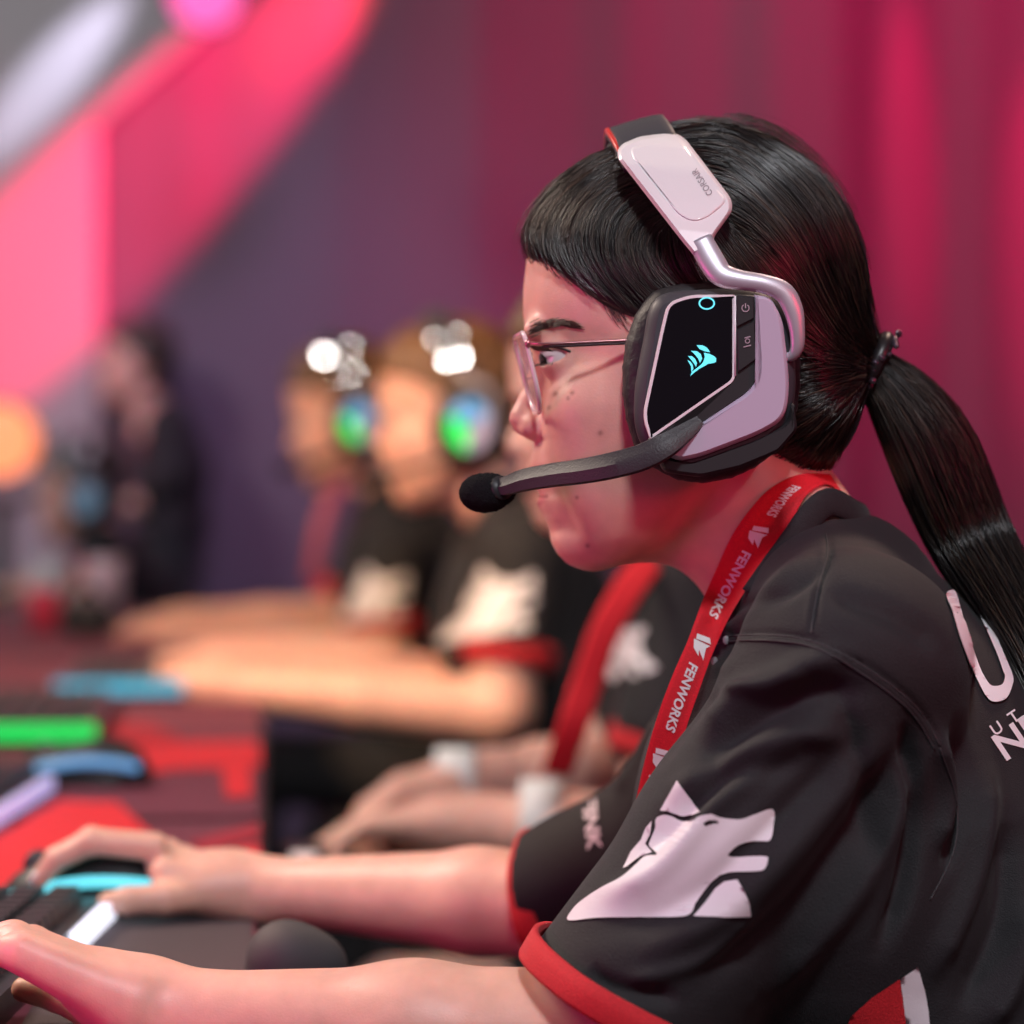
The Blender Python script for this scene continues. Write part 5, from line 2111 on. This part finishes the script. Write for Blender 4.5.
def mouse(cx, cy, zc, heading, label, led, k=1.0, strip=True):
    """low domed mouse; heading is the way its buttons point"""
    h_ = unit(np.array((heading[0], heading[1], 0))); s_ = np.array((-h_[1], h_[0], 0)); u_ = np.array((0, 0, 1.0))
    o = np.array((cx, cy, zc))
    fdm = Field((-80, -50, -4), (80, 50, 60), 1.6)
    fdm.ell((0, 0, 2), (60, 32, 36), 0)
    fdm.ell((-22, 0, 4), (34, 34, 36), 12)
    fdm.cap((0, -30, 8), (30, -29, 8), 5, 4, 8)
    fdm.cap((20, 0, 36), (58, 0, 24), 2.0, 2.0, 1, sub=True)
    for sg in (-1, 1):
        fdm.cap((-34, sg * 40, 14), (38, sg * 36, 12), 7, 6, 5, sub=True)
    fdm.halfspace((0, 0, 0), (0, 0, -1), 1)
    v, q = fdm.mesh(1)
    tw = lambda P: o + (P[:, :1] * h_ + P[:, 1:2] * s_ + P[:, 2:] * u_) / 1000 * k
    root = ob('mouse', tw(v), q, BLACKP, origin=o)
    tag(root, label, 'mouse', 'mice on the desk')
    v_, f_ = sweep(tw(np.array([(34, -3, 30), (34, 3, 30)])), .009 * k, 14)
    ob('scroll_wheel', v_, f_, SHELL, root)
    if strip:
        for sg in (1,):
            pth = spline([(-50, sg * 23, 17), (-30, sg * 32.5, 22), (0, sg * 33.5, 23), (30, sg * 29, 18), (50, sg * 19, 11)], 24)
            v_, f_ = sweep(tw(pth), .0040 * k, 8, flat=.0040 * k)
            ob('light_strip', v_, f_, led, root)
        v_, f_ = ball(tw(np.array([(57, 0, 12)]))[0], .004 * k); ob('front_light', v_, f_, BLUEL, root)
    return root


# under the far hand of the front player
mw = l2w([pp(92, 892, 640)])[0]
mo = mouse(mw[0], mw[1], DZ + .0035, (-1, -.05), 'black mouse with a cyan light strip under the hand of the front player', CYAN, 1.0)
mp = desk_pt(84, 788, DZ)
mouse(mp[0], mp[1], DZ + .0035, (-1, 0), 'blurred mouse with pale blue light beyond the lavender keyboard', BLUEL, 1.0)

# ------------------------------------------------------------------ things far down the desk
CUPM = mat('white_cup', (.62, .60, .62), .4); CUPR = mat('red_cup', (.6, .03, .08), .4); CUPP = mat('pink_cup', (.80, .55, .62), .4)


def cup(x, y, d, m_, label, r=.036, hh_=.10):
    c = pw(x, y, d); c[2] = DZ
    prof = [(r * .78, 0), (r, hh_), (r * .95, hh_), (r * .74, .006), (0.0005, .006)]
    vs = [(c[0] + a * math.cos(t), c[1] + a * math.sin(t), c[2] + b) for a, b in [(0.0005, 0)] + prof for t in np.linspace(0, 2 * math.pi, 24, endpoint=False)]
    fs = [[i * 24 + j, i * 24 + (j + 1) % 24, (i + 1) * 24 + (j + 1) % 24, (i + 1) * 24 + j] for i in range(5) for j in range(24)]
    o = ob('cup', vs, fs, m_)
    return tag(o, label, 'cup', 'cups at the far end of the desk')


cup(52, 590, 5.3, CUPM, 'grey-white cup at the far end of the desk, leftmost of the cups')
cup(105, 575, 5.35, CUPP, 'pinkish white cup at the far end of the desk, right of the grey-white one')
cup(44, 628, 4.85, CUPR, 'red cup on the desk in front of the grey-white cup', .03, .07)
f0 = Field((-90, -60, -5), (90, 60, 120), 5)
f0.ell((0, 0, 45), (72, 44, 44), 0); f0.cap((-40, 0, 60), (40, 0, 66), 30, 24, 20); f0.halfspace((0, 0, 0), (0, 0, -1), 1)
v_, q_ = f0.mesh(1); v_ = v_ * .62; c_ = desk_pt(88, 640, DZ)
o = ob('bag', c_ + v_ / 1000, q_, TROUSER); tag(o, 'small black bag on the desk below the pinkish cup', 'bag')
v_, f_ = sweep(spline([c_ + np.array((-.025, 0, .05)), c_ + np.array((0, 0, .08)), c_ + np.array((.025, 0, .05))], 12), .005, 8); ob('handle', v_, f_, TROUSER, o)

# pouch hanging on the desk edge
pc = pp(296, 966, 150)
f0 = Field(pc - 110, pc + 130, 3)
f0.cap(pc + (-10, -8, -8), pc + (-10, 8, 40), 42, 50, 20); f0.cap(pc + (24, 0, 0), pc + (28, 0, 60), 30, 30, 26)
v_, q_ = f0.mesh(1)
o = ob('armrest', l2w(v_), q_, mat('padded_grey', (.05, .048, .055), .7)); tag(o, 'rounded dark grey chair armrest pad at the desk edge', 'armrest')

# phone put in for a blurred highlight; its glowing screen makes it
c0 = pp(304, 853, M2.V - 190)
v_, f_ = box(c0 - (34, 60, 12), c0 + (34, 60, 10)); o = ob('phone', l2w(v_), f_, BLACKP, smooth=False)  # added body that carries the highlight screen
tag(o, 'small added phone with a glowing pale screen at the fingertips of the second player', 'phone')
v_, f_ = box(c0 - (16, 64, 8), c0 + (24, 60, 7)); ob('screen', l2w(v_), f_, mat('highlight_screen', (.5, .4, .4), .3, emit=(1, .72, .66), es=.9), o, smooth=False)  # added glow that makes the blurred highlight

# ------------------------------------------------------------------ people far away
FARM = Mate(88, 500, 6.4, yaw=4)
AF = (FARM.inn(100, 545, -300), FARM.inn(90, 600, -330), FARM.inn(30, 590, -200), FARM.inn(100, 545, 300), FARM.inn(85, 595, 300), FARM.inn(30, 588, 100))
BLACKHAIR2 = HAIR
pf = mate(FARM, 'distant seated player with a blue-grey headset at the far left', BLACKHAIR2, AF, .5, h=14)
hf = mate_headset(FARM, 'blurred headset with a blue-grey ear cup on the distant seated player', lit=True, mic=False)
for o in bpy.data.objects:
    if o.parent and o.parent.parent is hf and o.name.split('.')[0] in ('green_light', 'blue_light', 'pale_panel'):
        o.data.materials.clear(); o.data.materials.append(mat('steel_blue_panel', (.16, .26, .36), .4, emit=(.14, .26, .36), es=.5))
        o.name = 'side_panel'
# cap on that head
v_, f_ = ball((690, 0, 250), (150, 145, 120), 24, 14)
capo = ob('cap', l2w(FARM.out(v_[v_[:, 2] > -1e9])), f_, mat('pale_cap', (.6, .57, .6), .8)); tag(capo, 'pale cap on the head of the distant seated player', 'cap')
v_, f_ = ball((560, 0, 290), (80, 90, 8), 18, 6); ob('brim', l2w(FARM.out(v_)), f_, capo.data.materials[0], capo)

# standing host
ST = Mate(142, 372, 7.0, yaw=6, nod=12, size=.92)
base = l2w(ST.out([(800, 0, 1500)]))[0]; base[2] = 0
hv_ = ST.out(ST.head(thv))
fs_ = Field((560, -330, 500), (1080, 330, 1260), 12)
pcs = [(hv_, thq)]
for s in (-1, 1):
    a_ = Field((520, s * 230 - 150, 600), (1000, s * 230 + 150, 1200), 11)
    a_.chain([(850, s * 240, 640), (860, s * 260, 880), (700, s * 120, 1010)], [58, 54, 34], 20)
    hand_field(a_, (700, s * 120, 1010), (-1, -s * .35, .1), (0, -s * .3, -1), (0, -s, .3), [(.7, .7, .5)] * 4, None, scale=.9)
    v_, q_ = a_.mesh(1); pcs.append((ST.out(v_), q_))
V = np.vstack([p[0] for p in pcs]); n = 0; Q = []
for p in pcs: Q.append(p[1] + n); n += len(p[0])
stp = ob('person', l2w(V), np.vstack(Q), SKIN, origin=base); set_col(stp, np.tile(SKINC, (len(V), 1)))
tag(stp, 'blurred person standing at the back in a dark jacket over a red shirt, hands together', 'person')
ob('hair', l2w(ST.out(ST.head(shv))), shq, HAIR, stp)
fz = (1 - ST.e1[2] / 1e9)
foot = ST.inn(150, 445 + 1.0 * 3040 / 7.0, 0)[2]
fs_ = Field((600, -340, 520), (1080, 340, foot + 30), 13)
fs_.chain([(835, 0, 640), (860, 0, 850), (850, 0, 1080)], [130, 175, 165], 40, sc=np.array([1, .75, 1]))
for s in (-1, 1):
    fs_.cap((820, s * 60, 590), (850, s * 235, 640), 70, 76, 40)
    fs_.chain([(850, s * 240, 640), (862, s * 262, 880), (760, s * 170, 970)], [74, 68, 58], 24)
fs_.chain([(735, 0, 470), (778, 0, 556), (828, 0, 628)], [92, 98, 92], 8, sub=True)
v_, q_ = fs_.mesh(1); ob('jacket', l2w(ST.out(v_)), q_, mat('dark_jacket', (.03, .025, .03), .8), stp)
fs_ = Field((600, -340, 620), (1080, 340, foot + 10), 13)
fs_.chain([(800, 0, 690), (792, 0, 900)], [112, 112], 20, sc=np.array([1, .9, 1]))
v_, q_ = fs_.mesh(1); ob('shirt', l2w(ST.out(v_)), q_, mat('red_shirt', (.45, .04, .07), .8), stp)
fs_ = Field((600, -340, 1000), (1080, 340, foot + 10), 14)
for s in (-1, 1):
    fs_.chain([(850, s * 80, 1100), (845, s * 95, (1100 + foot) / 2), (850, s * 100, foot - 70)], [120, 88, 60], 20)
    fs_.cap((850, s * 100, foot - 50), (760, s * 105, foot - 30), 48, 34, 12)
v_, q_ = fs_.mesh(1); ob('trousers', l2w(ST.out(v_)), q_, TROUSER, stp)

# ------------------------------------------------------------------ stage lights in view
HOUS = mat('lamp_housing', (.02, .02, .02), .5)


def stage_lamp(px, py, d, r, aim, emitc, es, label, stand=False, hang=False):
    c = pw(px, py, d)
    a = unit(np.array(aim) - c)
    root = empty('stage_lamp', (c[0], c[1], 0) if stand else c, label, 'stage lamp')
    b0 = c - a * r * 1.9
    v_, f_ = sweep([b0, b0 + a * r * .5, c - a * .01, c + a * r * .25], [r * .6, r * .95, r * 1.08, r * 1.08], 28, side=(0, 0, 1), caps=False)
    ob('housing', v_, f_, HOUS, root)
    A = unit(np.cross(a, (0, 0, 1))); B = np.cross(a, A)
    vs = [c + (A * math.cos(t) + B * math.sin(t)) * r * k_ + a * .02 * (1 - k_ * k_) for k_ in (.02, .5, 1) for t in np.linspace(0, 6.2832, 28, endpoint=False)]
    fs = [[i * 28 + j, i * 28 + (j + 1) % 28, (i + 1) * 28 + (j + 1) % 28, (i + 1) * 28 + j] for i in range(2) for j in range(28)]
    ob('lens', vs, fs, mat('lamp_lens', (.03, .01, .01), .3, emit=emitc, es=es), root)
    yv = spline([c + A * r * 1.25, c + A * r * 1.2 + np.array((0, 0, r * 1.2)), c + np.array((0, 0, r * 1.7)), c - A * r * 1.2 + np.array((0, 0, r * 1.2)), c - A * r * 1.25], 20) if hang else \
        spline([c + A * r * 1.25, c + A * r * 1.2 - np.array((0, 0, r * 1.2)), c - np.array((0, 0, r * 1.7)), c - A * r * 1.2 - np.array((0, 0, r * 1.2)), c - A * r * 1.25], 20)
    v_, f_ = sweep(yv, .012, 8); ob('yoke', v_, f_, HOUS, root)
    if stand:
        v_, f_ = sweep([c - np.array((0, 0, r * 1.7)), np.array((c[0], c[1], .02))], .02, 10); ob('pole', v_, f_, HOUS, root)
        for t in (0.5, 2.6, 4.7):
            v_, f_ = sweep([np.array((c[0], c[1], .35)), np.array((c[0] + .4 * math.cos(t), c[1] + .4 * math.sin(t), .012))], .011, 8); ob('leg', v_, f_, HOUS, root)
    if hang:
        v_, f_ = sweep([c + np.array((0, 0, r * 1.7)), np.array((c[0], c[1], 3.64))], .02, 10); ob('drop_pole', v_, f_, HOUS, root)
    return root


stage_lamp(0, 440, 6.6, .082, (-.2, 1.0, 1.0), (1.0, .27, .12), 1.7, 'orange glowing stage lamp on a stand at the far left', stand=True)
stage_lamp(205, -6, 6.40, .074, (-.3, 2, 1.0), (1.0, .12, .42), 1.6, 'pink glowing stage lamp hanging at the top left', hang=True)
TR = ob('truss', *sweep([(-6.4, 6.40, 3.65), (6.4, 6.40, 3.65)], .05, 12), HOUS); tag(TR, 'black lighting bar above the curtain', 'truss')


# ------------------------------------------------------------------ chairs
CHM = mat('chair_fabric', (.03, .03, .035), .8); CHL = mat('chair_steel', (.25, .25, .27), .35, metal=.8)


def chair(center_w, facing, label):
    """simple padded conference chair; facing is the way the sitter looks"""
    f = unit(np.array((facing[0], facing[1], 0))); s = np.array((-f[1], f[0], 0)); u = np.array((0, 0, 1.0))
    c = np.array((center_w[0], center_w[1], 0.0))
    root = empty('chair', c, label, 'chair', 'chairs along the desk')

    def bxx(x0, x1, y0, y1, z0, z1):
        v, fc = box((x0, y0, z0), (x1, y1, z1))
        return c + v[:, :1] * f + v[:, 1:2] * s + v[:, 2:] * u, fc
    ob('seat', *bxx(-.24, .22, -.24, .24, .36, .42), CHM, root, smooth=False)
    for a, b in ((.18, .2), (.18, -.2), (-.22, .2), (-.22, -.2)):
        ob('leg', *sweep([c + f * a + s * b + u * .36, c + f * a * 1.1 + s * b * 1.05 + u * .0], .012, 8), CHL, root)
    return root


HZ = 1400
for m_, nm in ((None, 'front'), (M2, 'second'), (M3, 'third'), (M4, 'fourth')):
    pt_ = (1005, 0, 1400)
    w0 = l2w([pt_])[0] if m_ is None else l2w(m_.out([pt_]))[0]
    chair(w0, (-1, 0) if m_ is None else -ACR[:2], f'low black chair under the {nm} player')
# ------------------------------------------------------------------ camera
cd = bpy.data.cameras.new('camera')
cam = bpy.data.objects.new('camera', cd)
col.objects.link(cam)
cam.location = CAM
cam.rotation_euler = (math.radians(90) - PITCH, 0, 0)
cd.sensor_width = 36
cd.lens = 36 * F / 1024
cd.clip_end = 60
cd.dof.use_dof = True
cd.dof.focus_distance = 1.50
cd.dof.aperture_fstop = (cd.lens / 1000) / 0.024
scene.camera = cam


def light(kind, loc, to, energy, color, size=0.3, spot=45, blend=0.3, name='lamp', size_y=None):
    ld = bpy.data.lights.new(name, kind)
    ld.energy = energy
    ld.color = color
    if kind == 'AREA':
        ld.size = size
        if size_y:
            ld.shape = 'RECTANGLE'; ld.size_y = size_y
    else:
        ld.shadow_soft_size = size
    if kind == 'SPOT':
        ld.spot_size = math.radians(spot); ld.spot_blend = blend
    o = bpy.data.objects.new(name, ld)
    col.objects.link(o)
    o.location = loc
    d = Vector(to) - Vector(loc)
    o.rotation_euler = d.to_track_quat('-Z', 'Y').to_euler()
    return o


w = bpy.data.worlds.new('hall')
scene.world = w
w.use_nodes = True
w.node_tree.nodes['Background'].inputs[0].default_value = (0.50, 0.36, 0.52, 1)
w.node_tree.nodes['Background'].inputs[1].default_value = 0.07
head_c = (0.08, 1.6, 1.05)
# house lamp above and to the left of the camera, warm front lamp, magenta stage lamps
light('AREA', (0.1, -0.1, 2.7), (0.15, 1.6, .95), 36, (0.93, 0.95, 1.0), 0.28, name='house_lamp')
light('AREA', (-1.3, 2.3, 2.1), (-0.05, 1.75, .9), 31, (1.0, 0.82, 0.68), 0.5, name='warm_lamp')
light('AREA', (-1.2, 1.0, 0.78), head_c, 6.5, (1.0, 0.04, 0.38), 0.5, name='magenta_lamp')
light('SPOT', (1.15, 0.75, 1.30), (0.13, 1.5, 1.0), 50, (1.0, 0.0, 0.08), 0.25, 20, 1.0, name='red_side_spot')
light('AREA', (0.75, 2.6, 2.5), (0.2, 1.7, 1.1), 14, (1.0, 0.70, 0.55), 0.3, name='hair_rim_fill')  # unseen overhead light added for highlights on the hair
# unseen lamp added for the mirror studs to reflect
light('POINT', GLINT_LAMP_POS, (0, 3, 1), 40, (1.0, .95, .92), .10, name='glint_lamp')
# warm light on the farther players
light('SPOT', (-1.1, 2.4, 2.2), (-0.15, 3.9, .85), 215, (1.0, .60, .30), .15, 50, .8, name='amber_spot')


light('SPOT', (-0.70, 1.10, .95), (-.27, 1.5, .72), 9, (1.0, .03, .28), .08, 26, .9, name='magenta_hand_fill')  # unseen light added to turn the near hand magenta
light('SPOT', (-.9, 2.0, 2.1), (-.12, 1.66, .70), 55, (1.0, .64, .38), .12, 17, .8, name='arm_fill')  # unseen spot added to warm and brighten the forearms
# lights on the backdrop
def wall_pt(px, py, off=0.0):
    p = pw(px, py, CD)
    return (p[0], CD - off, p[2])


light('SPOT', wall_pt(810, -466, .52), wall_pt(129, 196, .02), 3600, (1.0, 0.008, 0.10), .03, 11, .45, name='beam_red')
light('SPOT', wall_pt(470, -378, .42), wall_pt(84, 50, .07), 560, (.84, .79, 1.0), .02, 5.4, .4, name='beam_white')
light('SPOT', (-2.4, 5.0, 2.6), wall_pt(-10, 330), 75, (1.0, .14, .22), .2, 24, .9, name='added_pink_wash')  # extra wash added to brighten the pale panel
light('AREA', (-2.6, 4.6, 3.4), wall_pt(-60, 100), 54, (.88, .86, .84), .6, name='grey_wash')
light('SPOT', (1.6, 4.6, 3.4), wall_pt(900, 100), 700, (1.0, 0.0, 0.12), .1, 50, .9, name='red_wash')
light('SPOT', (-0.4, 4.6, 3.0), wall_pt(300, 470), 170, (.78, .54, .95), .3, 34, 1.0, name='violet_wash')
light('SPOT', wall_pt(908, -800, .45), wall_pt(906, 200, .0), 1600, (1.0, 0.0, 0.08), .02, 4.2, .6, name='added_streak_spot')  # narrow spots added to draw bright vertical streaks on the curtain
light('SPOT', wall_pt(1030, -800, .45), wall_pt(1034, 200, .0), 1600, (1.0, 0.0, 0.08), .02, 4.4, .6, name='added_streak_spot')
light('SPOT', wall_pt(600, -300, .6), wall_pt(312, 20, .02), 330, (1.0, .10, .03), .03, 12, .8, name='orange_spot')
scene.view_settings.view_transform = 'Standard'
scene.view_settings.look = 'None'
scene.view_settings.gamma = 1
scene.view_settings.use_curve_mapping = False
